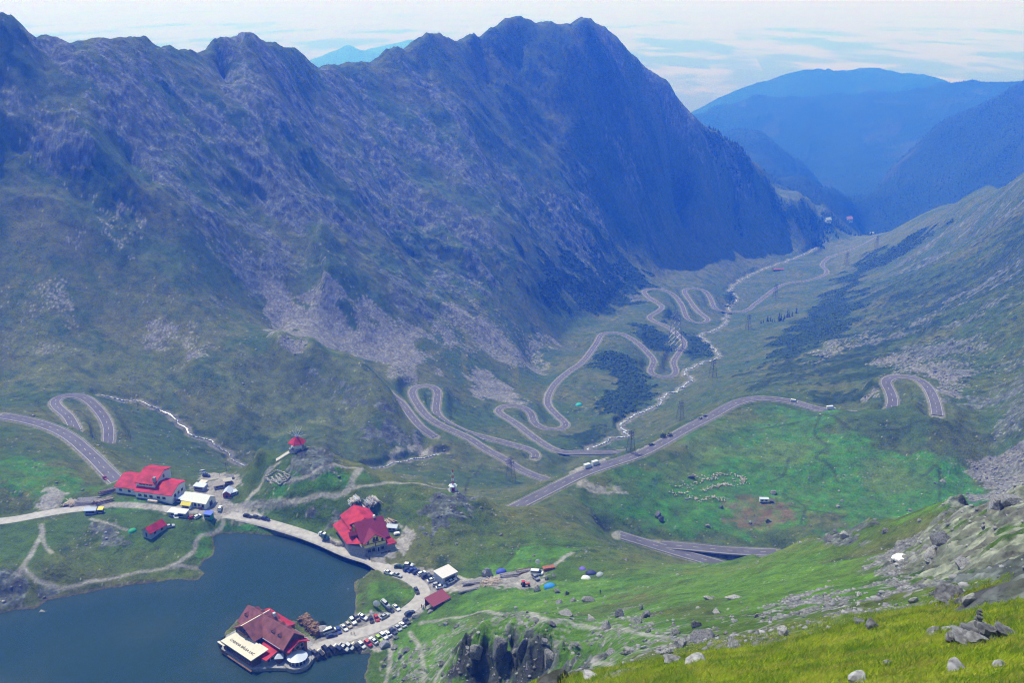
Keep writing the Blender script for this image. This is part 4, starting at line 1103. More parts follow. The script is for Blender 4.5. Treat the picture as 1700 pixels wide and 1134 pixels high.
MB().slab([(-11.5, -7.4, 4.3), (-4.2, -1.0, 5.2), (-4.2, -10.6, 4.9), (-11.0, -11.2, 4.1)], .25).build('lower_roof', M_REDROOF, ch)
MB().prism([(-10.9, -8), (-4.2, -2), (-4.2, -10.2), (-10.4, -10.6)], 1.2, 3.95).build('lower_wall', M_STONE, ch)
win_row(ch, [(-9.4 + 1.6 * i, -10.45, 2.9) for i in range(4)], 1.1, 1.2, '-y', m=M_WHITE)
MB().slab([(-5.2, -.6, 6.4), (-4.2, -.6, 6.4), (-4.2, -12.2, 6.4), (-5.2, -12.2, 6.4)], .3).build('eave_sheet', M_PALEB, ch)
# porch gable facing the car park
MB().gable(-3.6, 5.4, -14.6, -13.0, 1.2, 5.6, 7.6, 'y').build('porch_wall', mat('orange_timber', (.26, .09, .03), .8, scale=2, rgb2=(.36, .14, .05)), ch)
gable_roof(MB(), -3.6, 5.4, -15.4, -13.8, 5.7, 7.9, 'y', .5, .25).build('porch_roof', M_REDROOF, ch)
win_row(ch, [(x, -14.6, 4.9) for x in (-1.2, .9, 3.0)], 1.4, 1.3, '-y', m=M_WHITE)
win_row(ch, [(x, -14.6, 2.4) for x in (3.4,)], 1.2, 2.0, '-y', name='door')
rt = MB(); rt.prism([(-1.6 + 3.4 * math.cos(a), -17.4 + 3.4 * math.sin(a)) for a in np.linspace(0, 2 * math.pi, 18, endpoint=False)], 1.2, 3.6)
rt.build('conservatory', M_WHITE, ch)
for a in np.linspace(math.pi * .72, math.pi * 2.1, 11):
    MB().box((-1.6 + 3.42 * math.cos(a), -17.4 + 3.42 * math.sin(a), 2.4), (.12, 1.1, 1.7), a).build('conservatory_window', M_WIN, ch)
cb = MB(); cb.cone((-1.6, -17.4, 3.6), 3.9, 1.0, 18); cb.build('conservatory_roof', M_PALEB, ch)
MB().prism([(-1.6 + 5.2 * math.cos(a), -17.4 + 5.0 * math.sin(a)) for a in np.linspace(0, 2 * math.pi, 20, endpoint=False)], -1.2, 1.75).build('terrace_ring', M_STONE, ch)
MB().box((-5.8, -12.2, 2.4), (2.2, 2.2, 2.4)).build('entrance_hut', M_WOOD, ch); hb = MB(); hb.cone((-5.8, -12.2, 3.6), 2.3, 1.1, 4); hb.build('entrance_roof', M_PALEB, ch)

# --- yellow gabled chalet on the lake road
P1 = Vector((-64.16, 389.83, 4.3))
yc = thing('yellow_gable_chalet', 'chalet with yellow front gable and red roof darkened with painted shade beside the lake road', 'chalet', P1, R(27.9))
MB().prism([(-6.2, -10.2), (4.2, -11.0), (4.5, -11.8), (8.0, -11.8), (8, -7), (6, -6), (6, 14), (-10.6, 14), (-10.8, -4.2)], -2.5, 3.0).build('stone_storey', M_STONE, yc)
MB().gable(-6, 6, -8.2, 7.0, 2.9, 5.2, 10.6, 'x').build('front_block', M_YELLOW, yc)
gable_roof(MB(), -6, 6, -8.2, 7.6, 5.3, 10.7, 'x', .8, .25).build('front_roof', M_SHADEROOF, yc)
MB().gable(-5.6, 4.2, -10.5, -3, 2.9, 4.9, 8.3, 'y').build('yellow_gable', M_YELLOW, yc)
gable_roof(MB(), -5.6, 4.2, -10.3, -2, 4.9, 8.5, 'y', .4, .22).build('gable_roof', M_SHADEROOF, yc)
MB().box((-.7, -10.6, 4.55), (9.9, .25, .22)).build('band', M_WOOD, yc)
MB().box((-.7, -10.6, 3.7), (.25, .25, 1.7)).build('post', M_WOOD, yc)
MB().prism([(-1.9, -11.3), (.6, -11.3), (.6, -10.4), (-1.9, -10.4)], 5.4, 6.1).build('balcony', M_WOOD, yc)
win_row(yc, [(-1.3, -10.5, 6.6), (.1, -10.5, 6.6), (-4.0, -10.5, 5.3), (2.6, -10.5, 5.3)], .8, 1.2, '-y')
win_row(yc, [(x, -11.0, 1.5) for x in (-3.8, -1.8, 2.4)], 1.1, 1.2, '-y'); win_row(yc, [(.4, -11.05, 1.3)], .9, 2.2, '-y', name='door', m=M_WHITE)
win_row(yc, [(-6.0, y, 7.0) for y in (-2.4, -.4, 1.6)], 1.0, 1.4, '-x')
win_row(yc, [(-6.0, -.4, 9.0)], .9, .9, '-x')
MB().gable(-7.0, 6, 3, 16.5, 2.9, 6.0, 9.4, 'y').build('rear_wing', M_YELLOW, yc)
gable_roof(MB(), -7.0, 6, 3.5, 16.5, 6.0, 9.5, 'y', .6, .25).build('rear_roof', M_REDROOF, yc)
MB().slab([(-6.9, 15, 5.5), (-6.9, -9.8, 5.3), (-11.5, -3.8, 3.3), (-11.8, 15, 3.3)], .25).build('lean_to_roof', M_REDROOF, yc)
sd_ = MB(); sd_.gable(-9.2, -5.6, -2.9, -.5, 4.4, 6.4, 7.4, 'x'); d_ = sd_.build('side_dormer', M_WOOD, yc); gable_roof(MB(), -9.3, -5.4, -3.0, -.4, 6.4, 7.5, 'x', .3, .18).build('dormer_roof', M_SHADEROOF, d_)
MB().slab([(4.7, -7.2, 5.0), (6.6, -6.8, 5.0), (8.6, -12.4, 3.1), (4.2, -12.4, 3.1)], .25).build('right_roof', M_REDROOF, yc)
MB().box((2.9, -.1, 11.2), (.9, .9, 1.6)).build('chimney', M_WHITE, yc)
MB().box((6.2, -5.2, 6.0), (.8, .8, 2.6)).build('side_chimney', mat('brick_orange', (.42, .12, .05), .9), yc)
for i in range(3): MB().box((1.4 + 1.6 * i, -13.0, -.2), (1.3, .8, .9)).build('bench', M_WOOD, yc)

# --- long red roofed hut above the road
P2 = Vector((-191.4, 427.06, 6.6))
hu = thing('red_roofed_hut', 'long white hut with stepped red roofs beside the road bend', 'hut', P2, R(-14))
def block(mb, x0, x1, yf, zf, yr, zr, yb, zb, z0=-3.5):
    prof = [(-yf, z0), (-yf, zf), (-yr, zr), (-yb, zb), (-yb, z0)]
    n = 5; mb.add([(x0, a, b - (.5 if i in (1, 2, 3) else 0)) for i, (a, b) in enumerate(prof)] + [(x1, a, b - (.5 if i in (1, 2, 3) else 0)) for i, (a, b) in enumerate(prof)],
                  [tuple(range(5)), tuple(range(9, 4, -1))] + [(i, n + i, n + (i + 1) % n, (i + 1) % n) for i in range(n)]); return mb
M_HUTW = mat('white_render', (.62, .63, .64), .85, var=.06)
# local y runs away from the camera here
def blk(name, x0, x1, yf, zf, yr, zr, yb, zb, roofname):
    block(MB(), x0, x1, -yf, zf, -yr, zr, -yb, zb).build(name, M_HUTW, hu)
    mb = MB(); o = .5; t = .22
    mb.slab([(x0 - o, yf - .6, zf - .1), (x1 + o, yf - .6, zf - .1), (x1 + o, yr, zr + .1), (x0 - o, yr, zr + .1)], t)
    mb.slab([(x0 - o, yr, zr + .1), (x1 + o, yr, zr + .1), (x1 + o, yb + .6, zb), (x0 - o, yb + .6, zb)], t)
    return mb.build(roofname, M_REDROOF, hu)
blk('left_wing', -1.5, 9.6, 2.5, 3.6, 10.4, 6.6, 14, 5.4, 'left_roof')
blk('tower', 9.8, 20.0, 3.2, 7.0, 11.6, 10.6, 17, 9.0, 'tower_roof')
blk('right_wing', 10.6, 30.2, .6, 3.8, 7.0, 6.5, 12.5, 5.4, 'right_roof')
MB().box((19.4, 4.4, 6.4), (1.3, 1.3, 7.2)).build('chimney', M_STONE, hu)
win_row(hu, [(x, 2.5, 1.9) for x in (1.2, 6.0)], 1.3, 1.0, '-y'); win_row(hu, [(10.2, 2.5, 1.2)], .9, 2.0, '-y', name='door')
win_row(hu, [(x, 3.2, 6.2) for x in (12.2, 14.0, 15.8, 17.6)], 1.3, .7, '-y')
win_row(hu, [(x, .6, 1.6) for x in (13, 16, 19, 23, 26)], 1.5, 1.1, '-y'); win_row(hu, [(30.2, y, 2.2) for y in (3.5, 6.5, 9.5)], 1.3, 1.2, '+x')
win_row(hu, [(20.0, 11, 7.6)], 1.2, 1.4, '+x')
MB().box((21, -1.3, .4), (5.0, 1.6, 1.0)).build('counter', M_LOGP, hu)

# --- small buildings and stalls
def gable_shed(name, label, u, v, rz, L, W, he, hr, wallm, roofm, cat='hut', door=True, group=None):
    p = on(u, v, .15); o = thing(name, label, cat, p, rz, group)
    MB().gable(-L / 2, L / 2, -W / 2, W / 2, -.8, he, hr, 'x').build('wall', wallm, o)
    gable_roof(MB(), -L / 2, L / 2, -W / 2, W / 2, he, hr, 'x', .35, .14).build('roof', roofm, o)
    if door:
        win_row(o, [(-L / 2, 0, 1.05)], .9, 1.9, '-x', name='door'); win_row(o, [(-L * .2, -W / 2, he * .6), (L * .22, -W / 2, he * .6)], .9, .8, '-y')
    return o
M_GREYW = mat('grey_boards', (.30, .32, .36), .85, scale=2, var=.2)
gable_shed('red_roofed_cabin', 'small grey cabin under a bright red roof on the grass near the lake inlet', 257, 884, heading(247, 888, 18, -13), 9, 5, 2.6, 4.6, M_GREYW, M_REDROOF)
gable_shed('stall_cabin', 'little cabin with red brown front and pale roof at the foot of the knoll', 379, 822, heading(379, 824, 6, -12), 5.2, 3.6, 2.3, 3.6, mat('red_boards', (.30, .07, .04), .8, var=.2), M_PALEB)
def marquee():
    p = on(330, 836, .1); rz = R(-17); o = thing('white_marquee', 'large white marquee with arched window wall beside the gravel yard', 'marquee', p, rz)
    L, W, he, hr = 13.5, 8, 3.0, 5.2; M = mat('white_canvas', (.72, .71, .66), .7, var=.04)
    MB().gable(-L / 2, L / 2, -W / 2, W / 2, -.6, he, hr, 'x').build('tent_wall', M, o)
    gable_roof(MB(), -L / 2, L / 2, -W / 2, W / 2, he, hr, 'x', .25, .08).build('canopy', M, o)
    win_row(o, [(-L / 2 + 1.4 + 2.1 * i, -W / 2, 1.6) for i in range(6)], 1.25, 1.7, '-y', m=M_WHITE)
    win_row(o, [(L / 2, 0, 1.4)], 2.4, 2.4, '+x', name='door', m=M_WHITE)
    for s in (-1, 1): MB().box((s * L * .3, -W / 2 - .8, .9), (1.6, .5, 1.2)).build('planter', M_WOOD, o)
marquee()
def kiosk(name, label, u, v, rz, L, W, h, wallm, roofm, flat=True, cat='stall', group=None, awning=None):
    p = on(u, v, .1); o = thing(name, label, cat, p, rz, group)
    MB().box((0, 0, h / 2 - .3), (L, W, h + .6)).build('body', wallm, o)
    if flat: MB().slab([(-L / 2 - .3, -W / 2 - .3, h + .15), (L / 2 + .3, -W / 2 - .3, h + .15), (L / 2 + .3, W / 2 + .3, h + .5), (-L / 2 - .3, W / 2 + .3, h + .5)], .14).build('roof', roofm, o)
    else: gable_roof(MB(), -L / 2, L / 2, -W / 2, W / 2, h, h + .9, 'x', .3, .12).build('roof', roofm, o)
    c = MB().box((0, -W / 2 - .04, h * .6), (L * .7, .12, h * .4)).build('hatch', M_WIN, o)
    MB().box((0, -W / 2 - .3, h * .38), (L * .75, .6, .08)).build('counter', M_LOGP, o)
    return o
YEL = mat('yellow_canvas', (.70, .58, .06), .7)
kiosk('food_stall', 'yellow roofed food stall in front of the white marquee', 311, 843, R(-12), 4.6, 3, 2.2, M_WHITE, YEL, False)
kiosk('food_stall', 'dark stall with pale roof between the yellow stall and the hut', 302, 833, R(-12), 4, 3, 2.4, M_DARKSTEEL, M_PALEB)
kiosk('market_stall', 'flat white roofed stall behind the marquee', 333, 813, R(-14), 5.5, 3, 2.4, M_GREYW, M_PALEB)
kiosk('market_stall', 'small pinkish roofed stall touching the end of the long red hut', 338, 807, R(-14), 3.2, 2.4, 2.2, M_GREYW, M_CREAM)
kiosk('market_stall', 'stall with brownish pitched roof, leftmost of the row below the knoll path', 364, 810, R(25), 5, 2.8, 2.2, M_GREYW, mat('tan_roof', (.42, .36, .32), .8), False)
kiosk('market_stall', 'cream roofed stall, middle of the row below the knoll path', 378, 803, R(25), 4, 2.8, 2.2, M_WOOD, M_CREAM, False)
kiosk('market_stall', 'grey roofed stall, uppermost of the row below the knoll path', 382, 797, R(25), 3.4, 2.6, 2.2, M_GREYW, M_STONE, False)
kiosk('market_stall', 'low white panel stall leaning by the red fronted cabin', 387, 821, R(40), 3.6, 1.6, 1.5, M_WHITE, M_PALEB)
kiosk('market_stall', 'long white roofed stall across the road from the marquee', 297, 857, R(-10), 8.5, 3.2, 2.6, M_GREYW, M_WHITE)
kiosk('roadside_kiosk', 'blue grey box kiosk at the lake side of the gravel road', 152, 853, R(4), 5.2, 3, 2.6, mat('blue_grey_sheet', (.20, .27, .42), .6), M_PALEB, False)
kiosk('roadside_kiosk', 'tiny dark kiosk with yellow roof beside the blue grey one', 168, 852, R(4), 2, 2, 2.3, M_DARKSTEEL, YEL)
kiosk('market_stall', 'colourful stall with blue and green canopies on the lake side of the road', 347, 860, R(-12), 3.6, 2.6, 2.5, mat('green_canvas', (.03, .30, .14), .7), mat('blue_canvas', (.06, .12, .55), .6))
kiosk('service_building', 'white flat roofed service building at the end of the upper car park', 740, 962, heading(735, 964, 20, -11), 7.5, 6.2, 3.6, mat('service_wall', (.34, .37, .46), .8, var=.08), mat('service_roof', (.60, .56, .54), .7, var=.05))
def open_shed():
    p = on(727, 1004, .1); rz = heading(712, 1004, 22, -15); o = thing('open_shed', 'open shed with plain dark red monopitch roof beside the road bend', 'shed', p, rz)
    L, W = 9.5, 5.6
    MB().slab([(-L / 2, -W / 2, 2.5), (L / 2, -W / 2, 2.5), (L / 2, W / 2, 4.0), (-L / 2, W / 2, 4.0)], .16).build('roof', mat('shed_roof', (.22, .035, .06), .6, var=.1), o)
    MB().box((L / 2 - 1.6, -.6, 1.0), (2.8, 3.6, 2.6)).build('container', M_PALEB, o)
    for x in (-L / 2 + .3, 0, L / 2 - .3):
        for y, h in ((-W / 2 + .3, 2.4), (W / 2 - .3, 3.8)): MB().box((x, y, h / 2 - .4), (.2, .2, h + .6)).build('post', M_WOOD, o)
    MB().box((0, W / 2 - .2, 1.6), (L - .6, .12, 3.4)).build('back_wall', M_WOOD, o)
open_shed()

# --- chapel pavilion, monument, mast
def pavilion():
    p = on(494, 744); p.z -= .1; o = thing('chapel_pavilion', 'six sided open chapel with red roof and spiky metal spire on the knoll', 'pavilion', p, R(20))
    hexp = lambda r, a0=0: [(r * math.cos(a0 + i * math.pi / 3), r * math.sin(a0 + i * math.pi / 3)) for i in range(6)]
    MB().prism(hexp(4.3), -2.0, .4).build('plinth', M_STONE, o)
    for x, y in hexp(3.4): MB().tube((x, y, .4), (x, y, 3.6), .22, n=8).build('column', M_CREAM, o)
    MB().prism(hexp(2.2), .4, 2.9).build('altar_wall', M_WHITE, o)
    rb = MB(); a = hexp(4.6)
    for i in range(6):
        x0, y0 = a[i]; x1, y1 = a[(i + 1) % 6]
        rb.slab([(x0, y0, 3.5), (x1, y1, 3.5), (x1 * .12, y1 * .12, 6.3), (x0 * .12, y0 * .12, 6.3)], .15)
    rb.build('roof', M_REDROOF, o)
    MB().tube((0, 0, 6.0), (0, 0, 13.2), .55, .08).build('spire', M_PALEB, o)
    MB().box((0, 0, 13.6), (.16, .16, 2.4)).box((0, 0, 14.0), (1.3, .16, .16)).build('cross', M_STEEL, o)
    for i in range(9):
        t = i * 2 * math.pi / 9; k = 3.4 + (i % 3) * .9
        MB().tube((.3 * math.cos(t), .3 * math.sin(t), 6.4), (k * math.cos(t), k * math.sin(t), 8.2 + (i * 7 % 4) * .7), .11, .05, 5).build('spike', M_PALEB, o)
    sb = MB(); q = on(460, 764); d = q - p; d.z = 0
    Mi = Matrix.Rotation(-R(20), 3, 'Z')
    for i in range(18):
        t = .12 + .88 * i / 17; c = p.lerp(q, t); z = gz(c.x, c.y)
        l = Mi @ Vector((c.x - p.x, c.y - p.y, z - p.z)); ang = math.atan2(d.y, d.x) - R(20)
        sb.box((l.x, l.y, l.z + .05), (1.1, 3.0, .5), ang)
    sb.build('stairs', mat('pale_steps', (.44, .42, .38), .9), o)
pavilion()
def monument():
    p = on(752, 816); p.z -= .2; o = thing('mast_monument', 'red and white lattice mast on a small stepped hut at the ridge end', 'mast', p, R(15))
    MB().box((0, 0, .2), (5.5, 5.5, 1.6), taper=.8).build('stone_step', M_STONE, o)
    MB().box((0, 0, 2.2), (3.2, 3.2, 2.6)).build('hut', M_WHITE, o)
    MB().box((-.2, -1.62, 2.0), (1.5, .1, 2.0)).build('door', M_REDROOF, o)
    b = MB(); b.cone((0, 0, 3.5), 2.4, 1.0, 4); b.build('hut_roof', M_PALEB, o)
    for i in range(5):
        m = MB(); z0, z1 = 4.2 + i * 1.6, 5.8 + i * 1.6; r0, r1 = .62 - i * .07, .55 - i * .07
        for k in range(4):
            a = math.pi / 4 + k * math.pi / 2; c = math.pi / 4 + (k + 1) * math.pi / 2
            m.tube((r0 * math.cos(a), r0 * math.sin(a), z0), (r1 * math.cos(a), r1 * math.sin(a), z1), .10)
            m.tube((r0 * math.cos(a), r0 * math.sin(a), z0), (r1 * math.cos(c), r1 * math.sin(c), z1), .06)
        m.build('mast_section', M_WHITE if i % 2 else mat('mast_red', (.55, .06, .05), .6), o)
    return o
monument()
def ruin():
    p = on(462, 791); o = thing('stone_enclosure', 'low stone walled enclosure with rows of slabs below the chapel', 'stone enclosure', p, heading(462, 791, 14, 9))
    Mi = Matrix.Rotation(-o.rotation_euler[2], 3, 'Z')
    W_ = [((440, 796), (464, 806)), ((464, 806), (482, 792)), ((482, 792), (460, 782)), ((460, 782), (440, 796))]
    for a, b in W_:
        a, b = on(*a), on(*b); n = 7; mb = MB()
        for i in range(n):
            c = a.lerp(b, (i + .5) / n); l = Mi @ (Vector((c.x, c.y, gz(c.x, c.y))) - p); d = Mi @ (b - a)
            mb.box((l.x, l.y, l.z + .1), ((b - a).length / n + .05, .5, .9), math.atan2(d.y, d.x))
        mb.build('low_wall', M_ROCKP, o)
    rr = random.Random(4)
    for i in range(5):
        for j in range(4):
            u = 445 + i * 6.4 + j * 2 + rr.uniform(-1, 1); v = 796 - i * 2.6 + j * 2.7 + rr.uniform(-.6, .6); c = on(u, v); l = Mi @ (c - p)
            MB().box((l.x, l.y, l.z + .15), (1.5 + rr.random() * .5, .8, .6), rr.uniform(-.2, .2)).build('slab', M_ROCKP, o)
ruin()

# --- pylons
def pylon(label, u, vb, vt, m, group='power line pylons down the valley', w=.8):
    p = on(u, vb); dx, dz = ray(u, vt); h = H + p.y * dz - p.z
    o = thing('pylon', label, 'pylon', p - Vector((0, 0, .3)), R(35), group)
    b = h * .17 * w; t = h * .05
    def c(k, z): s = b + (t - b) * min(z / (h * .8), 1); return (s * (1 if k in (0, 3) else -1), s * (1 if k < 2 else -1), z)
    r = max(.11, h * .006)
    for k in range(4): MB().tube(c(k, 0), c(k, h * .97), r * 1.3, r, 5).build('leg', m, o)
    lb = MB(); zs = np.linspace(0, h * .95, 8)
    for i in range(7):
        for k in range(4):
            lb.tube(c(k, zs[i]), c((k + 1) % 4, zs[i + 1]), r * .55, n=4); lb.tube(c((k + 1) % 4, zs[i]), c(k, zs[i + 1]), r * .55, n=4)
    lb.build('lattice', m, o)
    for z, L in ((.74, .2), (.87, .24), (.985, .15)): MB().box((0, 0, h * z), (h * L * 2, .35, .35)).build('crossarm', m, o)
for u, vb, vt, lab in [(848, 798, 757, 'nearest dark lattice pylon, in front of the road below the ridge'), (1047, 751, 714, 'dark lattice pylon beside the stream bridge'),
                       (1129, 699, 665, 'dark lattice pylon on the slope left of the long sloping road crest'), (1183, 628, 594, 'lattice pylon standing beside the stream bend'),
                       (1242, 547, 522, 'pylon on the valley floor below the stream road crossing'), (1287, 494, 471, 'pylon beside the far straight road'),
                       (1405, 441, 418, 'small far pylon above the far road bend'), (1455, 411, 391, 'farthest small pylon at the valley mouth')]:
    pylon(lab, u, vb, vt, M_DARKSTEEL)
pylon('tall pale pylon among the farther hairpin bends', 1120, 578, 514, M_STEEL)
pylon('tiny pale pylon on the far spur against the blue valley', 1309, 341, 321, M_STEEL)
def pole(label, u, v, h, cat='pole'):
    o = thing('wooden_pole', label, cat, on(u, v, .3)); MB().tube((0, 0, 0), (0, 0, h), .16, .11, 7).build('shaft', M_WOOD, o); MB().box((0, 0, h - .5), (1.6, .15, .15)).build('crossbar', M_WOOD, o)
pole('dark pole on the slope left of the knoll', 376, 784, 6)

# --- far settlement at the valley mouth
def far_house(label, u, v, w, roof):
    p = pt_Y(u, v, 3950); p = Vector((p[0], p[1], ground_z(p[0], p[1])))
    p = on(u, v); o = thing('far_house', label, 'house', p - Vector((0, 0, 1)), R(20))
    s = (p.y / 1500.0) * w
    MB().gable(-6 * s, 6 * s, -4 * s, 4 * s, -3, 6 * s, 10 * s, 'x').build('wall', M_WHITE, o)
    gable_roof(MB(), -6 * s, 6 * s, -4 * s, 4 * s, 6 * s, 10 * s, 'x', .7).build('roof', roof, o)
    win_row(o, [(x * s, -4 * s, 3 * s) for x in (-4, 0, 4)], 1.6 * s, 2 * s, '-y')
far_house('far off white building with pale roof at the valley mouth', 1374, 368, .75, M_PALEB)
far_house('far off tall house with reddish roof at the valley mouth', 1409, 367, .8, mat('far_red', (.5, .2, .15), .7))
gable_shed('sheepfold', 'low red roofed sheepfold across the stream far down the valley', 1292, 449, R(5), 22, 7, 3, 5, M_WOOD, M_RUST, 'barn')
gable_shed('hikers_shelter', 'white shelter by the far road near the valley mouth', 1447, 388, R(10), 14, 7, 4, 6, M_WHITE, M_PALEB, 'shelter')
# ---------------------------------------------------------------- vehicles
PAINT = {'white': (.74, .74, .74), 'silver': (.42, .43, .45), 'black': (.012, .012, .015), 'dark grey': (.05, .052, .06), 'dark blue': (.018, .03, .085), 'blue': (.03, .06, .30), 'red': (.45, .02, .02),
         'lime green': (.38, .55, .05), 'dark green': (.01, .06, .05), 'beige': (.45, .40, .33), 'dark red': (.28, .015, .03), 'grey': (.20, .21, .23)}
def loft(mb, st):
    """body shell lofted through stations (x, half width, z bottom, z top, top half width)"""
    P = []
    for x, w, zb, zt, wt in st: P += [(x, -w * .92, zb), (x, -w, zb + (zt - zb) * .45), (x, -wt, zt), (x, wt, zt), (x, w, zb + (zt - zb) * .45), (x, w * .92, zb)]
    n = len(st); fs = [tuple(range(6)), tuple(range(6 * n - 1, 6 * n - 7, -1))]
    for i in range(n - 1):
        for k in range(6): fs.append((6 * i + k, 6 * i + (k + 1) % 6, 6 * i + 6 + (k + 1) % 6, 6 * i + 6 + k))
    mb.add(P, fs)
SHAPES = {  # body stations, glass stations, roof stations, wheelbase half, wheel radius
 'hatch': ([(-1.98, .70, .36, .72, .62), (-1.9, .84, .24, .92, .76), (-1.0, .87, .22, .96, .80), (.6, .87, .22, .96, .80), (1.5, .84, .24, .84, .74), (1.98, .72, .34, .68, .60)],
           [(-1.82, .74, .9, .96, .72), (-1.5, .76, .9, 1.38, .60), (.15, .76, .9, 1.40, .60), (.95, .74, .9, .97, .72)], [(-1.52, .60, 1.36, 1.45, .54), (.15, .60, 1.38, 1.47, .54)], 1.25, .31),
 'sedan': ([(-2.2, .72, .36, .80, .66), (-2.1, .86, .24, .94, .78), (-1.0, .88, .22, .96, .80), (.6, .88, .22, .95, .80), (1.7, .85, .24, .84, .74), (2.2, .74, .34, .70, .62)],
           [(-1.75, .74, .9, .97, .72), (-.95, .76, .9, 1.34, .58), (.1, .76, .9, 1.37, .60), (.95, .74, .9, .96, .72)], [(-.98, .58, 1.33, 1.42, .52), (.12, .60, 1.35, 1.44, .54)], 1.36, .32),
 'suv': ([(-2.2, .78, .42, .95, .70), (-2.1, .90, .32, 1.06, .82), (-1.0, .92, .30, 1.10, .84), (.7, .92, .30, 1.08, .84), (1.7, .90, .32, .98, .80), (2.2, .80, .42, .82, .68)],
         [(-2.0, .80, 1.0, 1.12, .78), (-1.7, .82, 1.0, 1.58, .66), (.15, .82, 1.0, 1.62, .66), (.95, .80, 1.0, 1.10, .78)], [(-1.75, .66, 1.56, 1.68, .60), (.15, .66, 1.60, 1.70, .60)], 1.36, .37),
 'van': ([(-2.6, .92, .36, 1.2, .88), (-2.55, .98, .30, 1.25, .92), (.9, .98, .30, 1.25, .92), (1.9, .96, .30, 1.1, .86), (2.55, .84, .40, .85, .74)],
         [(-2.5, .91, 1.2, 1.26, .90), (-2.4, .91, 1.2, 2.0, .82), (1.0, .91, 1.2, 2.0, .80), (1.95, .88, 1.1, 1.14, .84)], [(-2.5, .86, 1.78, 2.2, .80), (1.05, .86, 1.85, 2.2, .78)], 1.6, .35),
 'camper': ([(-3.3, 1.05, .40, 2.7, 1.0), (-3.2, 1.12, .34, 2.85, 1.05), (1.2, 1.12, .34, 2.9, 1.05), (1.6, 1.08, .34, 2.5, 1.0), (2.1, 1.0, .34, 1.3, .9), (3.0, .88, .42, 1.0, .76)],
            [(1.35, .98, 1.25, 2.05, .95), (1.75, .97, 1.25, 2.05, .93), (2.25, .92, 1.15, 1.22, .88)], [(-2.6, .7, 2.85, 2.98, .66), (-1.6, .7, 2.88, 3.0, .66)], 2.0, .36),
}
_carp = {}
def car_proto(kind, colour):
    if (kind, colour) in _carp: return None
    body, glass, roof, wb, wr_ = SHAPES[kind]
    o = thing('car', '', 'car')
    pm = mat('paint_' + colour.replace(' ', '_'), PAINT[colour], .28, var=.03, spec=.6)
    m = MB(); loft(m, body); m.build('body', pm, o)
    m = MB(); loft(m, glass); m.build('window_glass', M_GLASS, o)
    m = MB(); loft(m, roof); m.build('roof', pm, o)
    L = body[-1][0]; W = body[2][1]
    for x in (-wb, wb):
        for s in (-1, 1):
            m = MB(); m.tube((x, s * (W - .16), wr_), (x, s * (W + .03), wr_), wr_, n=12); w = m.build('wheel', M_TYRE, o)
            m = MB(); m.tube((x, s * (W + .02), wr_), (x, s * (W + .045), wr_), wr_ * .62, n=10); m.build('rim', M_RIM, w)
    for s in (-1, 1):
        z = body[-1][3]
        MB().box((L - .06, s * body[-1][1] * .72, z - .08), (.14, .26, .14)).build('headlight', M_LAMP, o)
        MB().box((body[0][0] + .05, s * body[0][1] * .82, body[0][3] - .06), (.12, .2, .16)).build('tail_light', M_TAIL, o)
    _carp[(kind, colour)] = o
    return o
def car(u, v, du, dv, kind, colour, label, group=None, cat='car', flip=False, name=None):
    rz = heading(u, v, du, dv) + (math.pi if flip else 0)
    new = car_proto(kind, colour)
    o = new if new else dup(_carp[(kind, colour)], label)
    if name: o.name = name
    o['label'] = label; o['category'] = cat
    if group: o['group'] = group
    p = at(u, v); sit(o, p[0], p[1], rz, .17 if DIRT_AT(p) else .03)
    return o
def DIRT_AT(p):
    d = np.min(np.hypot(lake_road[:, 0] - p[0], lake_road[:, 1] - p[1])); return d < 3.4
GL, GU, GN = 'cars in the row along the lake edge of the spit', 'cars in the row on the far edge of the spit car park', 'cars in the upper car park by the service building'
row = [(524, 1089, 'black', 'sedan'), (533, 1087, 'dark grey', 'hatch'), (541, 1082, 'black', 'suv'), (552, 1080, 'black', 'hatch'), (561, 1078, 'dark blue', 'hatch'), (571, 1076, 'white', 'sedan'), (580, 1074.5, 'white', 'hatch'),
       (591.5, 1075, 'black', 'sedan'), (600.3, 1073, 'white', 'hatch'), (611.4, 1070, 'red', 'hatch'), (620, 1066, 'white', 'sedan'), (629.5, 1062.5, 'lime green', 'hatch'), (637, 1059, 'white', 'suv'), (644, 1055, 'white', 'sedan'),
       (653.5, 1051.5, 'dark blue', 'suv'), (661.5, 1046, 'silver', 'hatch'), (668.6, 1040, 'white', 'sedan'), (675.5, 1034.5, 'dark grey', 'suv')]
rlab = ['black saloon nearest the round conservatory in the lake edge row', 'dark grey hatchback second from the conservatory in the lake edge row', 'big black off road car third from the conservatory in the lake edge row',
        'small black hatchback left of the navy one in the lake edge row', 'navy blue hatchback left of two white cars in the lake edge row', 'white saloon right beside the navy hatchback in the lake edge row',
        'white hatchback between a white saloon and a black saloon in the lake edge row', 'black saloon between two white cars in the lake edge row', 'white hatchback left of the red car in the lake edge row',
        'red hatchback in the lake edge row', 'white saloon between the red and the lime green car', 'lime green hatchback behind the big grey boulder', 'white high car just right of the lime green one',
        'white saloon left of the dark blue high car in the lake edge row', 'dark blue high car in the upper part of the lake edge row', 'silver hatchback right of the dark blue high car in the lake edge row',
        'white saloon second from the upper end of the lake edge row', 'dark grey high car at the upper end of the lake edge row']
for i, ((u, v, c, k), lab) in enumerate(zip(row, rlab)):
    t = i / 17
    car(u, v, 7.8 + 4.5 * t, 12.3 - 4.5 * t, k, c, lab, GL, flip=i % 3 == 1)
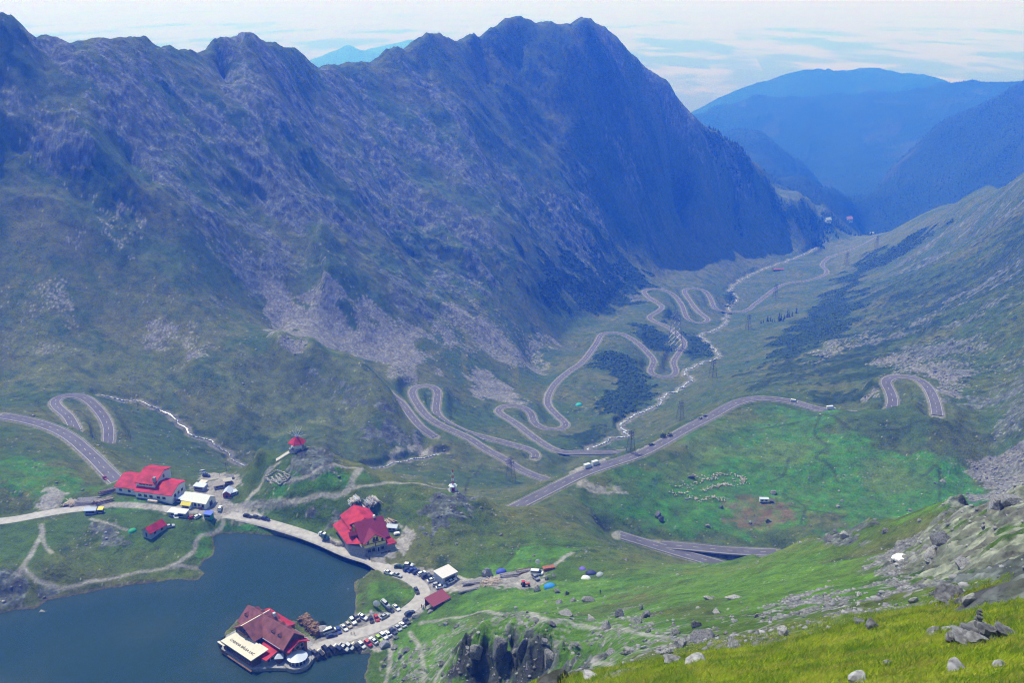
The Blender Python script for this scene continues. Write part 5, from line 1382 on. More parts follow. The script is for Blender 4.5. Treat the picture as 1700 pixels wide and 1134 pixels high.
for (u, v, du, dv, k, c, lab) in [
  (547.6, 1050.5, 10, -3, 'van', 'white', 'white van parked behind the dark car beside the wood stack'), (551, 1058, 12, -3, 'sedan', 'dark blue', 'dark blue saloon beside the stone end of the wood stack'),
  (562.5, 1049.5, 6, 11, 'hatch', 'blue', 'bright blue hatchback at the left end of the far edge row'), (571.5, 1045, 8, 8, 'sedan', 'white', 'white saloon between the blue and the beige car'),
  (578.7, 1040.5, 8, 8, 'hatch', 'beige', 'beige hatchback in the far edge row'), (586.4, 1033.5, 7, 9, 'suv', 'white', 'white high car between the beige and the black car'),
  (592.9, 1028, 7, 9, 'hatch', 'black', 'black hatchback right of the tall white car in the far edge row'), (602.6, 1026, 9, 6, 'sedan', 'white', 'white saloon at the right end of the far edge row'),
  (616.7, 1031.5, 4, 9, 'hatch', 'black', 'black hatchback touching the red car below the grassy mound'), (625.5, 1029, 5, 10, 'hatch', 'red', 'red hatchback at the foot of the grassy mound'),
  (638.5, 1026, 14, -8, 'sedan', 'silver', 'silver saloon parked along the road below the mound')]:
    car(u, v, du, dv, k, c, lab, GU)
for (u, v, du, dv, k, c, lab) in [
  (639, 1004, 13, 10, 'suv', 'white', 'white high car on the grass of the mound, next to the round white dish'), (658, 1011.5, 12, 10, 'sedan', 'white', 'white saloon on the mound nearest the road'),
  (647.5, 1015, 12, 6, 'hatch', 'dark grey', 'dark car between the white cars on the mound'), (691.7, 983.5, 5, 10, 'hatch', 'dark grey', 'dark hatchback on the inner side of the road bend'),
  (680.5, 1021.5, 13, -6, 'suv', 'dark blue', 'dark blue car parked next to the long pale boulder'),
  (645, 953.5, 13.6, 4.7, 'sedan', 'white', 'white saloon by the roadside next to the inlet, left one of two'), (659.8, 957.5, 13, 4.5, 'sedan', 'silver', 'silver saloon by the roadside next to the inlet, right one of two')]:
    car(u, v, du, dv, k, c, lab)
for (u, v, du, dv, k, c, lab) in [
  (662.7, 943, 14, -1, 'sedan', 'dark green', 'dark green saloon alone at the upper left corner of the upper car park'), (679.3, 940, 14, 1, 'suv', 'silver', 'silver high car at the top edge of the upper car park'),
  (676.3, 947.5, 12, -8, 'hatch', 'dark blue', 'dark blue hatchback first in the slanted row of the upper car park'), (684, 948.7, 12, -8, 'sedan', 'blue', 'blue saloon second in the slanted row of the upper car park'),
  (691.7, 952, 12, -8, 'hatch', 'dark blue', 'dark blue hatchback left of the white one in the slanted row'), (700.3, 954, 12, -8, 'hatch', 'white', 'white hatchback in the middle of the slanted row of the upper car park'),
  (707, 958.5, 12, -7, 'suv', 'dark blue', 'dark blue high car right of the white hatchback in the slanted row'), (714.5, 959.9, 13, 2, 'sedan', 'dark grey', 'dark grey saloon behind the white one near the service building'),
  (717.5, 965, 15, -6, 'sedan', 'white', 'white saloon in front of the dark ones in the upper car park'), (726, 972.5, 13, -2, 'hatch', 'silver', 'silver hatchback behind the white one at the lower end of the upper car park'),
  (732.4, 976.5, 14, -4, 'sedan', 'white', 'white saloon at the lower end of the upper car park'), (750.5, 966.5, 13, -6, 'sedan', 'white', 'white saloon right beside the service building')]:
    car(u, v, du, dv, k, c, lab, GN)
for (u, v, du, dv, k, c, lab, cat) in [
  (411, 859, 14, 3.5, 'sedan', 'black', 'black saloon, left one of three parked along the lake road', 'car'), (426, 861, 14, 3.5, 'sedan', 'dark grey', 'dark grey saloon, middle one of three parked along the lake road', 'car'),
  (441, 864, 14, 3.5, 'suv', 'dark blue', 'dark blue high car, right one of three parked along the lake road', 'car'), (365, 846, 5, -12, 'hatch', 'white', 'white hatchback alone on the gravel in front of the marquee', 'car'),
  (320, 861, 12, -4, 'hatch', 'red', 'red hatchback behind a white car across from the marquee', 'car'), (328, 859.5, 11, -7, 'hatch', 'white', 'white hatchback beside a red car across from the marquee', 'car'),
  (292, 861, 4, 10, 'van', 'white', 'white van facing the lake in front of the long stall', 'van'), (282, 875.5, 14, -3, 'sedan', 'silver', 'silver saloon on the grass beside the red roofed cabin', 'car'),
  (175, 796, 10, 6, 'hatch', 'dark red', 'dark red hatchback driving up the road towards the red roofed hut', 'car'), (337, 787, 13, -4, 'van', 'white', 'white van on the gravel behind the red roofed hut', 'van'),
  (343, 792, 12, 1, 'suv', 'dark blue', 'dark blue high car on the gravel behind the red roofed hut', 'car'), (536, 888, 13, 2, 'sedan', 'white', 'white saloon half hidden behind the dark green car', 'car'),
  (541, 893, 15, 4, 'suv', 'dark green', 'dark green high car beside the yellow gabled chalet', 'car'), (892, 954, 14, 0, 'van', 'white', 'white van on the dirt by the timber piles', 'van'),
  (890.5, 962.5, 9, 7, 'suv', 'grey', 'grey high car beside the white van on the dirt', 'car'),
  (1318, 668, 14, 2, 'van', 'white', 'white van driving over the crest of the long sloping road', 'van'), (1081.5, 740, 14, -4, 'suv', 'dark grey', 'dark car in the lay-by below the road crest', 'car'),
  (1163, 696, 14, -7, 'hatch', 'grey', 'grey car in the parking bay left of the road crest, nearer one', 'car'), (1171, 692, 14, -7, 'hatch', 'dark grey', 'dark car in the parking bay left of the road crest, farther one', 'car'),
  (976, 777, 14, -4, 'camper', 'white', 'white motorhome in the lay-by, left one of two', 'motorhome'), (989, 772, 14, -4, 'camper', 'white', 'white motorhome in the lay-by, right one of two', 'motorhome'),
  (1380, 680, 14, -1, 'camper', 'white', 'white motorhome at the hidden end of the long sloping road', 'motorhome')]:
    car(u, v, du, dv, k, c, lab, None, cat, name={'car': 'car', 'van': 'van', 'motorhome': 'motorhome'}[cat])
def tractor():
    p = on(872, 974); o = thing('tractor', 'small red tractor on the dirt by the timber piles', 'tractor', p + Vector((0, 0, .05)), heading(866, 974, 14, -2)); pm = mat('paint_red', PAINT['red'], .3)
    m = MB(); loft(m, [(-.6, .45, .7, 1.2, .4), (.8, .42, .7, 1.25, .36), (1.9, .38, .72, 1.1, .3)]); m.build('bonnet', pm, o)
    m = MB(); m.box((-.8, 0, 1.7), (1.3, 1.2, 1.5), taper=.85); m.build('cab', M_GLASS, o); MB().box((-.8, 0, 2.5), (1.4, 1.3, .14)).build('cab_roof', pm, o)
    for x, r, y in ((-.9, .75, .85), (1.4, .45, .7)):
        for s in (-1, 1): MB().tube((x, s * (y - .2), r), (x, s * (y + .15), r), r, n=14).build('wheel', M_TYRE, o)
tractor()
def tent(u, v, colour, r, label):
    p = on(u, v); o = thing('dome_tent', label, 'tent', p, u * .7 % 3); m = MB(); n = 12; rings = 5; vs = []; fs = []
    for i in range(rings):
        a = i / (rings - 1) * math.pi / 2
        for k in range(n):
            t = 2 * math.pi * k / n; vs.append((1.25 * r * math.cos(a) * math.cos(t), r * math.cos(a) * math.sin(t), .75 * r * math.sin(a) - .1))
    for i in range(rings - 1):
        for k in range(n): fs.append((i * n + k, i * n + (k + 1) % n, (i + 1) * n + (k + 1) % n, (i + 1) * n + k))
    m.add(vs, fs).build('flysheet', mat('tent_' + colour[0], colour[1], .7, var=.06), o, True)
    MB().slab([(1.22 * r, -.35 * r, .05), (1.22 * r, .35 * r, .05), (.95 * r, .2 * r, .5 * r), (.95 * r, -.2 * r, .5 * r)], .05).build('door_flap', mat('tent_door', (.05, .05, .06), .8), o)
tent(967.3, 946, ('purple', (.14, .10, .42)), 1.5, 'purple dome tent on the grass, farthest of the tents'); tent(981.3, 952.5, ('navy', (.03, .035, .12)), 1.9, 'dark blue dome tent with grey tent behind it')
tent(996, 955, ('greyt', (.30, .34, .36)), 1.5, 'grey dome tent at the right end of the camp'); tent(972.6, 961, ('whitet', (.70, .70, .70)), 1.7, 'white dome tent nearest the viewer in the grass camp')
tent(913, 975, ('brightblue', (.02, .22, .60)), 2.1, 'bright blue dome tent beside the pale boulders'); tent(832, 950, ('barrelblue', (.05, .08, .42)), 1.9, 'deep blue tent behind the grey timber stack')
tent(961, 673, ('teal', (.02, .42, .36)), 3.2, 'teal tent on the far meadow inside the road bends'); tent(220, 882, ('greent', (.02, .30, .13)), 1.7, 'green tent beside the path to the red roofed cabin')
def parasol(u, v, label, r=1.8):
    o = thing('parasol', label, 'parasol', on(u, v)); MB().tube((0, 0, -.2), (0, 0, 2.4), .05, n=6).build('pole', M_STEEL, o); b = MB(); b.cone((0, 0, 2.1), r, .6, 10); b.build('canopy', M_WHITE, o)
parasol(295, 828, 'white parasol at the corner of the red roofed hut')
def dish(u, v, r, h, label):
    o = thing('satellite_dish', label, 'dish', on(u, v)); MB().tube((0, 0, -.3), (0, 0, h), .12, n=7).build('mast', M_STEEL, o); vs = []; fs = []; n = 14
    for i in range(4):
        for k in range(n): a = 2 * math.pi * k / n; q = r * i / 3; vs.append((q * math.cos(a), -.35 * r + .35 * r * (i / 3) ** 2 - .1, h + q * math.sin(a)))
    for i in range(3):
        for k in range(n): fs.append((i * n + k, i * n + (k + 1) % n, (i + 1) * n + (k + 1) % n, (i + 1) * n + k))
    MB().add(vs, fs).build('reflector', M_WHITE, o)
dish(625.5, 1008, 1.5, 1.6, 'round white dish standing on the grassy mound'); dish(893, 943.5, 1.2, 3.2, 'pale round dish on a post behind the white van')

# ---------------------------------------------------------------- timber
def log_pile(u, v, rz, L, W, h, n, mats, label, mess=.25, cat='log pile', name='log_pile', r=.16):
    p = on(u, v); o = thing(name, label, cat, p, rz); rr = random.Random(int(u * 7 + v)); layers = max(1, int(h / (r * 1.7)))
    per = max(1, n // layers); parts = {}
    cs, sn = math.cos(rz), math.sin(rz)
    for l in range(layers):
        k = 1 - .55 * l / layers
        for i in range(per):
            y = (i / max(1, per - 1) - .5) * W * k + rr.uniform(-.1, .1); x = rr.uniform(-.25, .25) * L * mess; a = rr.gauss(0, mess * .5); ll = L * rr.uniform(.7, 1.0) / 2
            zz = gz(p.x + x * cs - y * sn, p.y + x * sn + y * cs) - p.z + r + l * r * 1.7; dz = rr.gauss(0, mess * .25)
            MB().tube((x - ll * math.cos(a), y - ll * math.sin(a), zz - dz), (x + ll * math.cos(a), y + ll * math.sin(a), zz + dz), r * rr.uniform(.8, 1.25), r * rr.uniform(.7, 1), 6).build('log', rr.choice(mats), o)
log_pile(118, 837, R(80), 6, 6, 1.6, 60, [M_LOGP], 'pale split timber heap by the road at the far left', .5)
log_pile(146, 834, R(5), 11, 7, 1.6, 66, [M_LOG], 'grey log stack next to the pale timber heap', .15, r=.2)
log_pile(172, 833, R(38), 9, 4.5, 1.4, 44, [M_LOGP, M_LOG, M_WOOD], 'mixed timber heap between the grey logs and the hut', .35)
log_pile(180, 818, R(35), 9, 3, 1.8, 40, [M_WOOD, M_LOG], 'brown timber stack leaning against the red roofed hut', .2)
log_pile(588, 833, R(115), 5.5, 5.5, 1.7, 50, [M_PALEB, M_LOG, M_LOGP], 'bluish white log heap behind the yellow gabled chalet, left one', .4)
log_pile(614, 836, R(120), 6.5, 9, 1.8, 80, [M_LOG, M_PALEB, M_LOGP], 'broad tangled log heap behind the yellow gabled chalet, right one', .5)
log_pile(646, 869, R(-40), 5, 5, 1.4, 44, [M_LOGP, M_WOOD], 'light timber heap at the right side of the yellow gabled chalet', .6)
log_pile(847, 956, R(16), 9, 3, 1.3, 36, [M_LOG], 'grey timber stack on the dirt, left of the white van', .1, r=.2)
log_pile(870, 949, R(16), 7, 2.6, 1.1, 28, [M_LOG, M_WOOD], 'narrow grey timber stack closest to the pale dish', .1, r=.18)
log_pile(788, 968, R(10), 11, 2.4, .9, 22, [M_LOG], 'long low grey logs beside the service building', .12, r=.22)
log_pile(816, 968, R(20), 7, 7, 1.0, 70, [M_LOGP], 'scattered pale split wood on the dirt track', 1.0, r=.12)
log_pile(778, 981, R(18), 10, 1.5, .8, 12, [M_LOG], 'thin log row along the lower edge of the dirt track', .1, r=.2)
def wood_stack():
    a, b = on(505, 1036), on(530, 1055); p = a.lerp(b, .5); p.z = gz(p.x, p.y); rz = math.atan2(b.y - a.y, b.x - a.x); o = thing('covered_wood_stack', 'tall brown heap of stacked firewood beside the lakeside chalet', 'wood stack', p, rz)
    L = (b - a).length + 2; mb = {0: MB(), 1: MB(), 2: MB()}; rr = random.Random(3)
    MB().box((0, 0, 1.0), (L, 3.8, 2.6), taper=.93).build('stack_core', M_WOOD, o)
    for i in range(100):
        x = rr.uniform(-.5, .5) * L; y = rr.uniform(-2, 2); z = 2.3 + .5 * (1 - abs(y) / 2) + rr.uniform(-.2, .25)
        if rr.random() < .4: y = -2.0 + rr.uniform(-.15, .15); z = rr.uniform(.1, 2.4)
        q = rr.uniform(.4, 1); a_ = rr.gauss(math.pi / 2, .5)
        MB().tube((x - q * math.cos(a_), y - q * math.sin(a_), z), (x + q * math.cos(a_), y + q * math.sin(a_), z + rr.uniform(-.2, .2)), .2, .17, 6).build('firewood', [mat('tan_wood', (.26, .16, .08), .9, rgb2=(.40, .27, .15)), M_WOOD, mat('tan_wood', (1, 1, 1))][i % 3], o)
wood_stack()
def grill_hut():
    p = on(536, 1052); o = thing('stone_shelter', 'small grey stone shelter at the end of the brown wood stack', 'shelter', p, R(50)); m = MB(); m.tube((0, 0, -.3), (0, 0, 2.2), 1.9, 1.7, 10); m.build('wall', M_STONE, o); m = MB(); m.cone((0, 0, 2.2), 2.2, 1.1, 10); m.build('roof', M_LOG, o)
    MB().box((1.4, -1.1, .8), (.9, .3, 1.8)).build('doorway', M_WIN, o)
grill_hut()
gable_shed('shed', 'blue grey shed squeezed behind the yellow gabled chalet', 652, 880, R(-10), 4.5, 3, 2.2, 3.0, M_GREYW, M_PALEB, 'shed')
p_ = on(659, 888); o_ = thing('covered_trailer', 'flat trailer under a white sheet at the right of the yellow gabled chalet', 'trailer', p_, R(20)); MB().box((0, 0, .75), (2.8, 1.7, .7), taper=.85).build('sheet', M_WHITE, o_)
for s in (-1, 1): MB().tube((0, s * .9, .3), (0, s * 1.05, .3), .3, n=10).build('wheel', M_TYRE, o_)
MB().tube((1.3, 0, .45), (2.6, 0, .4), .06).build('drawbar', M_STEEL, o_)
p_ = on(910.5, 945.5); o_ = thing('rusty_skip', 'rusty orange container skip at the end of the dirt track', 'skip', p_, R(15)); MB().slab([(-2.6, -1.1, 1.2), (2.6, -1.1, 1.2), (2.6, 1.1, 1.2), (-2.6, 1.1, 1.2)], .1).build('tarp', M_RUST, o_); MB().box((0, 0, .45), (3.8, 1.8, 1.3), taper=1.25).build('tub', M_RUST, o_)
p_ = on(1268, 834); o_ = thing('shepherd_caravan', 'white caravan of the shepherd on the brown patch beside the flock', 'caravan', p_, R(-3)); MB().box((0, 0, 1.5), (5.2, 2.2, 2.1)).build('body', M_WHITE, o_)
MB().slab([(-2.8, -1.3, 2.75), (2.8, -1.3, 2.75), (2.8, 1.3, 2.75), (-2.8, 1.3, 2.75)], .14).build('roof', M_PALEB, o_); win_row(o_, [(-1.2, -1.1, 1.7), (1.2, -1.1, 1.7)], 1.1, .7, '-y'); MB().box((4.6, 0, .8), (2.0, 1.8, 1.2)).build('cart', M_DARKSTEEL, o_)
for x in (-1.5, 1.5): MB().tube((x, -1.1, .4), (x, 1.1, .4), .4, n=12).build('wheel', M_TYRE, o_)

# ---------------------------------------------------------------- people
SKIN = mat('skin', (.45, .27, .19), .6)
def person(u, v, rz, top, legs, label, pose=0, seedh=0):
    """one continuous body grown from joints with a skin modifier"""
    J = {'pelvis': (0, 0, .95, .15), 'waist': (0, 0, 1.12, .135), 'chest': (0, 0, 1.36, .17), 'neck': (0, 0, 1.52, .065), 'chin': (.02, 0, 1.6, .085), 'head': (.01, 0, 1.7, .105), 'crown': (0, 0, 1.78, .07)}
    E = [('pelvis', 'waist'), ('waist', 'chest'), ('chest', 'neck'), ('neck', 'chin'), ('chin', 'head'), ('head', 'crown')]
    st = .16 if pose else .02
    for s, n in ((1, 'l'), (-1, 'r')):
        f = s * st
        J.update({'hip' + n: (0, s * .1, .88, .105), 'knee' + n: (f * .6 + .02, s * .11, .48, .068), 'ankle' + n: (f, s * .11, .09, .045), 'toe' + n: (f + .17, s * .12, .035, .04),
                  'sh' + n: (0, s * .2, 1.43, .07), 'el' + n: (-f * .5, s * .27, 1.14, .05), 'wr' + n: (-f * .6 + .08, s * .27, .90, .036), 'palm' + n: (-f * .6 + .1, s * .27, .82, .036)})
        E += [('pelvis', 'hip' + n), ('hip' + n, 'knee' + n), ('knee' + n, 'ankle' + n), ('ankle' + n, 'toe' + n), ('chest', 'sh' + n), ('sh' + n, 'el' + n), ('el' + n, 'wr' + n), ('wr' + n, 'palm' + n)]
        for k in range(4):
            J['f%d' % k + n] = (-f * .6 + .075 + .022 * k, s * .268, .735 + .012 * abs(k - 1.5), .009); E.append(('palm' + n, 'f%d' % k + n))
        J['th' + n] = (-f * .6 + .15, s * .255, .80, .011); E.append(('wr' + n, 'th' + n))
    names = list(J); me = bpy.data.meshes.new('person'); me.from_pydata([J[k][:3] for k in names], [(names.index(a), names.index(b)) for a, b in E], [])
    tmp = bpy.data.objects.new('tmp', me); col.objects.link(tmp)
    md = tmp.modifiers.new('s', 'SKIN'); me.skin_vertices.new() if not me.skin_vertices else None
    for i, k in enumerate(names):
        d = me.skin_vertices[0].data[i]; d.radius = (J[k][3], J[k][3]); d.use_root = (k == 'pelvis')
    sb = tmp.modifiers.new('b', 'SUBSURF'); sb.levels = 1; sb.render_levels = 1
    bpy.context.view_layer.update()
    m2 = bpy.data.meshes.new_from_object(tmp.evaluated_get(bpy.context.evaluated_depsgraph_get())); bpy.data.objects.remove(tmp)
    o = bpy.data.objects.new('person', m2); col.objects.link(o); m2.materials.clear()
    for m in (SKIN, top, legs): m2.materials.append(m)
    for f in m2.polygons:
        c = f.center; f.material_index = 0 if c.z > 1.53 or (abs(c.y) > .22 and c.z < .93) else (1 if c.z > .98 else 2); f.use_smooth = True
    h = MB(); n = 8; vs = []; fs = []
    for i in range(4):
        a = i / 3 * math.pi / 2
        for k in range(n): t = 2 * math.pi * k / n; vs.append((-.015 + .118 * math.cos(a) * math.cos(t), .112 * math.cos(a) * math.sin(t), 1.70 + .13 * math.sin(a)))
    for i in range(3):
        for k in range(n): fs.append((i * n + k, i * n + (k + 1) % n, (i + 1) * n + (k + 1) % n, (i + 1) * n + k))
    h.add(vs, fs).build('hair', mat('dark_hair', (.03, .02, .015), .8), o, True)
    p = on(u, v); o.location = p; o.location.z += .16 if DIRT_AT(p) else .02; o.rotation_euler = (0, 0, rz)
    return tag(o, label, 'person')
CB, CR, CW, CN = mat('cloth_black', (.02, .02, .025), .9), mat('cloth_red', (.4, .03, .03), .9), mat('cloth_white', (.6, .6, .6), .9), mat('cloth_navy', (.02, .03, .09), .9)
person(365, 791, R(200), CB, CB, 'person in dark clothes standing on the gravel behind the red roofed hut')
person(772.5, 815, R(90), CB, CN, 'person in dark clothes standing on the ridge right of the mast monument')
person(588, 1055, R(10), CN, CB, 'person in dark clothes walking across the middle of the spit car park', 1)
person(583, 1054, R(10), CW, CN, 'person in a white top walking in the spit car park', 1)
person(700, 1010, R(60), CR, CN, 'person in a red top standing in front of the open shed, left of a pair', 0); person(703, 1012, R(140), CW, CB, 'person in a white top standing in front of the open shed, right of a pair', 0)
person(558, 917, R(-30), CB, CB, 'person in dark clothes walking on the lake road below the yellow gabled chalet', 1)
person(996.5, 986.5, R(70), CB, CB, 'person in black crossing the grass below the tents', 1)
person(290, 833, R(-60), CN, CB, 'person in navy standing at the corner of the red roofed hut')
# ---------------------------------------------------------------- rocks
def ico(sub):
    bm = bmesh.new(); bmesh.ops.create_icosphere(bm, subdivisions=sub, radius=1.0); v = np.array([x.co[:] for x in bm.verts]); f = [tuple(x.index for x in q.verts) for q in bm.faces]; bm.free(); return v, f
ICO = {k: ico(k) for k in (1, 2, 3)}
def rock_shape(seed, sub=2, flat=.7, elong=1.3):
    r = np.random.default_rng(seed); v, f = ICO[sub]; v = v.copy()
    for _ in range(15):
        n = r.normal(size=3); n /= np.linalg.norm(n); d = r.uniform(.42, .8); s = v @ n
        v = v - np.where(s > d, (s - d), 0)[:, None] * n
    v *= 1 + .05 * r.normal(size=(len(v), 1)) * (.6 if sub > 2 else .9)
    return v * np.array([elong, 1, flat]), f
_rk = {}
def boulder(u, v, w, m, label, h=None, group=None, seed=None, name='boulder', sink=.36, el=1.3):
    p = on(u, v); s = w / 2; sd = seed if seed is not None else int(u * 13 + v * 7)
    vs, f = rock_shape(sd, 3 if w > 2.5 else 2, (h or w * .55) / w * 1.5, 1)
    o = new_mesh(name, vs * s, f, m); o.location = p; o.location.z += (h or w * .55) * (.5 - sink); o.rotation_euler = (0, 0, sd % 6); o.scale = (1, 1 / el, 1)
    return tag(o, label, 'boulder', group)
for a in [
 (1580, 996, 2.9, M_ROCKD, 'black boulder lying at the right end of the grey scree', 1.0), (1609, 1001, 1.3, M_ROCKP, 'pale boulder at the grass edge right of the black boulder', 1.0),
 (1594, 1003, 1.0, M_ROCK, 'grey boulder tucked between the black one and a pale one', .8), (1448, 1044, 1.6, M_ROCKD, 'dark square boulder at the edge of the near grass', .9), (1428, 1036, 1.0, M_ROCKD, 'smaller dark boulder left of the dark square one', .6),
 (1551, 1056, .8, M_ROCKP, 'pale pointed stone standing in the near grass', .6), (1573, 1051, .9, M_ROCKP, 'pale flat stone between the pointed stone and the big outcrop', .5), (1590, 1112, 1.3, M_ROCK, 'pale elongated rock half buried in the near grass', .35),
 (1425, 1132, 1.1, M_ROCKP, 'pale rock at the bottom edge of the picture', .4), (1475, 1104, .6, M_ROCK, 'small grey striped stone in the middle of the near grass', .3), (1655, 1108, .5, M_ROCKP, 'pale stone in the grass near the right bottom corner', .3),
 (1118, 1100, 2.3, M_ROCK, 'grey flat rock at the left edge of the near grass', .7), (1160, 1103, 2.0, M_ROCKP, 'pale flat slab along the near grass edge', .4), (980, 1128, 2.0, M_ROCKP, 'pale slab lying in the lowest part of the near grass', .3),
 (1300, 1056, 2.4, M_ROCKP, 'rounded pale boulder in the boulder field, left of the near grass', 1.5), (1172, 1062, 6.0, M_ROCKD, 'long dark mossy boulder in the middle of the boulder field', 2.2), (1120, 1055, 3.0, M_ROCK, 'grey wedge boulder left of the long dark mossy one', 1.7),
 (1155, 1041, 3.0, M_ROCKD, 'grey leaning boulder above the long dark mossy one', 1.8), (1075, 1025, 4.6, M_ROCKD, 'broad dark boulder under the standing rock', 1.9), (1064, 1013, 2.2, M_ROCK, 'standing pointed rock on the grass slope', 2.6), (1030, 1024, 4.0, M_ROCKD, 'pyramid shaped grey boulder left of the standing rock', 2.6),
 (1006, 1045, 3.8, M_ROCK, 'dark square boulder below the pyramid shaped one', 2.4), (1060, 1036, 3.0, M_ROCKP, 'pale boulder below the broad dark one', 1.8), (982, 1030, 4.0, M_ROCKP, 'pale flat boulder at the upper left of the boulder field', 1.2), (940, 1022, 7.0, M_ROCK, 'long grey tilted slab along the path', 1.4),
 (1012, 1088, 3.2, M_ROCK, 'grey block right of the crag', 2.0), (1046, 1084, 4.0, M_ROCK, 'long grey block right of the crag near the grass edge', 1.4), (1176, 996, 3.2, M_ROCKP, 'pale boulder on the green slope above the boulder field', 1.4), (1220, 994, 5.5, M_ROCKP, 'long pale flat stone on the green slope', .9),
 (1190, 1020, 3.4, M_ROCKP, 'pale rubble boulder right of the standing rock', 1.3), (809, 956, 6.5, M_STONE, 'tall grey green boulder beside the dirt track', 6.0), (891.6, 983, 4.2, M_ROCK, 'grey boulder beside the bright blue tent', 3.2), (926, 984, 4.0, M_ROCK, 'twin grey boulder right of the bright blue tent', 2.2),
 (941, 988, 3.0, M_ROCKD, 'bluish boulder right of the twin boulder', 2.4), (919.6, 957, 3.2, M_ROCK, 'grey boulder behind the bright blue tent', 1.8), (908, 963, 2.6, M_ROCK, 'round boulder between the grey car and the tents', 2.0), (928, 1001, 4.0, M_ROCK, 'pale grey boulder on the grass above the path, left one', 1.6),
 (951.7, 999.5, 4.2, M_ROCK, 'flat grey boulder on the grass above the path, middle one', 1.5), (976.4, 999, 5.0, M_ROCK, 'grey boulder heap on the grass above the path, right one', 2.2), (640, 1073, 5.6, M_STONE, 'big grey block boulder at the end of the lake edge car row', 3.4), (692, 1025, 5.0, M_ROCKP, 'long pale boulder beside the dark blue car', 1.8),
 (714, 1018, 4.5, M_ROCK, 'grey boulder below the open shed', 1.6), (676, 1082, 4.2, M_ROCKD, 'flat dark boulder below the spit car park', 1.6), (664, 1092, 3.8, M_ROCKD, 'dark boulder with a flat top nearer the lake shore', 2.4), (657, 1076, 3.6, M_ROCK, 'grey boulder right of the big grey block', 1.6),
 (740, 1038, 3.8, M_ROCK, 'grey boulder on the bright grass left of the crag top', 1.6), (758, 1042, 3.2, M_ROCK, 'bluish flat boulder on the grass above the crag', 1.4), (72, 1017, 4.4, M_ROCKP, 'small rock islet with grass in the lake', 1.6), (578, 981, 1.8, M_ROCKP, 'pale stone standing in the shallow water by the mound', .9),
 (604, 960, 1.2, M_ROCKP, 'small pale stone in the inlet near the culvert', .7), (1148, 793, 7.0, M_ROCKD, 'dark boulder at the upper left end of the sheep flock', 3.0), (1285, 820, 6.0, M_ROCK, 'pale boulder in the meadow right of the flock', 3.2), (1275, 867, 5.0, M_ROCKD, 'dark boulder below the brown fold patch', 2.8),
 (1245, 869, 3.6, M_ROCKP, 'pale boulder below the brown fold patch', 2.0), (1197, 843, 3.6, M_ROCKD, 'round dark boulder below the flock', 2.6), (1174, 874, 4.0, M_ROCK, 'grey boulder in the meadow behind the lower road', 2.4), (1092, 858, 6.5, M_ROCKD, 'dark pointed boulder on the meadow left of the flock, upper one', 4.5), (1098, 866, 5.5, M_ROCKD, 'dark pointed boulder on the meadow left of the flock, lower one', 4.0),
 (1375, 898, 5.0, M_ROCK, 'grey rock at the left foot of the rocky knob', 3.2), (1400, 894, 4.2, M_ROCKP, 'pale rock on the rocky knob', 2.6), (1385, 884, 4.2, M_ROCK, 'grey rock on the top of the rocky knob', 3.2), (1470, 884, 3.0, M_ROCK, 'standing grey stone on the grassy ridge at the right', 2.6), (1505, 934, 2.0, M_ROCKP, 'pale stone lying below the snow patch', .9),
 (1560, 905, 6.0, M_ROCKD, 'dark leaning rock slab above the snow patch', 4.0), 
 (1600, 940, 4.5, M_ROCK, 'ribbed grey rock in the middle of the rocky hillside', 1.6), (1655, 845, 6.5, M_ROCK, 'grey boulders near the skyline of the rocky hillside, left one', 3.4), (1682, 838, 7.0, M_ROCK, 'grey boulders near the skyline of the rocky hillside, right one', 3.6), (1545, 925, 6.0, M_ROCKP, 'slanted pale rock beside the snow patch', 3.0)]:
    boulder(*a)
def outcrop():
    p = on(1632, 1064); o = thing('slab_outcrop', 'large grey slab outcrop in the near grass with a small cairn on it', 'rock outcrop', p)
    r = random.Random(8)
    for i in range(13):
        x = r.uniform(-1.15, 1.15); y = r.uniform(-.5, .5); w = r.uniform(.35, .8)
        vs, f = rock_shape(1200 + i, 3, r.uniform(.3, .55), 1.5); b = new_mesh('slab', vs * w, f, M_ROCK if i % 3 == 0 else M_ROCKD, o)
        b.location = (x, y, gz(p.x + x, p.y + y) - p.z + .12 + .35 * (1 - abs(x) / 1.3)); b.rotation_euler = (r.uniform(-.25, .25), .35 + r.uniform(-.2, .2), r.uniform(-.5, .5))
outcrop()
def cairn():
    p = on(1622, 1043); o = thing('cairn', 'small stacked stone cairn on top of the big near outcrop', 'cairn', p)
    top = .35
    for i, s in enumerate((.26, .22, .17, .12)):
        vs, f = rock_shape(900 + i, 2, .6, 1.1); r = new_mesh('stone', vs * s, f, M_ROCKD, o); r.location = (.03 * (i % 2), .02 * i, top + s * .3); top += s * .85
    vs, f = rock_shape(950, 2, .6, 1.2); r = new_mesh('stone', vs * .55, f, M_ROCK, o); r.location = (0, 0, .12)
cairn()
# pieces of the crag
for i, (u, v, w, h) in enumerate([(790, 1082, 4.5, 5), (830, 1076, 5, 6), (868, 1078, 4.5, 5), (915, 1092, 5, 4.5)]):
    boulder(u, v + 9, w, M_ROCKD if i % 3 else M_ROCK, 'dark rock buttress of the crag at the bottom centre', h, 'rock buttresses of the crag', 400 + i, 'rock_buttress', .35, 1.0)
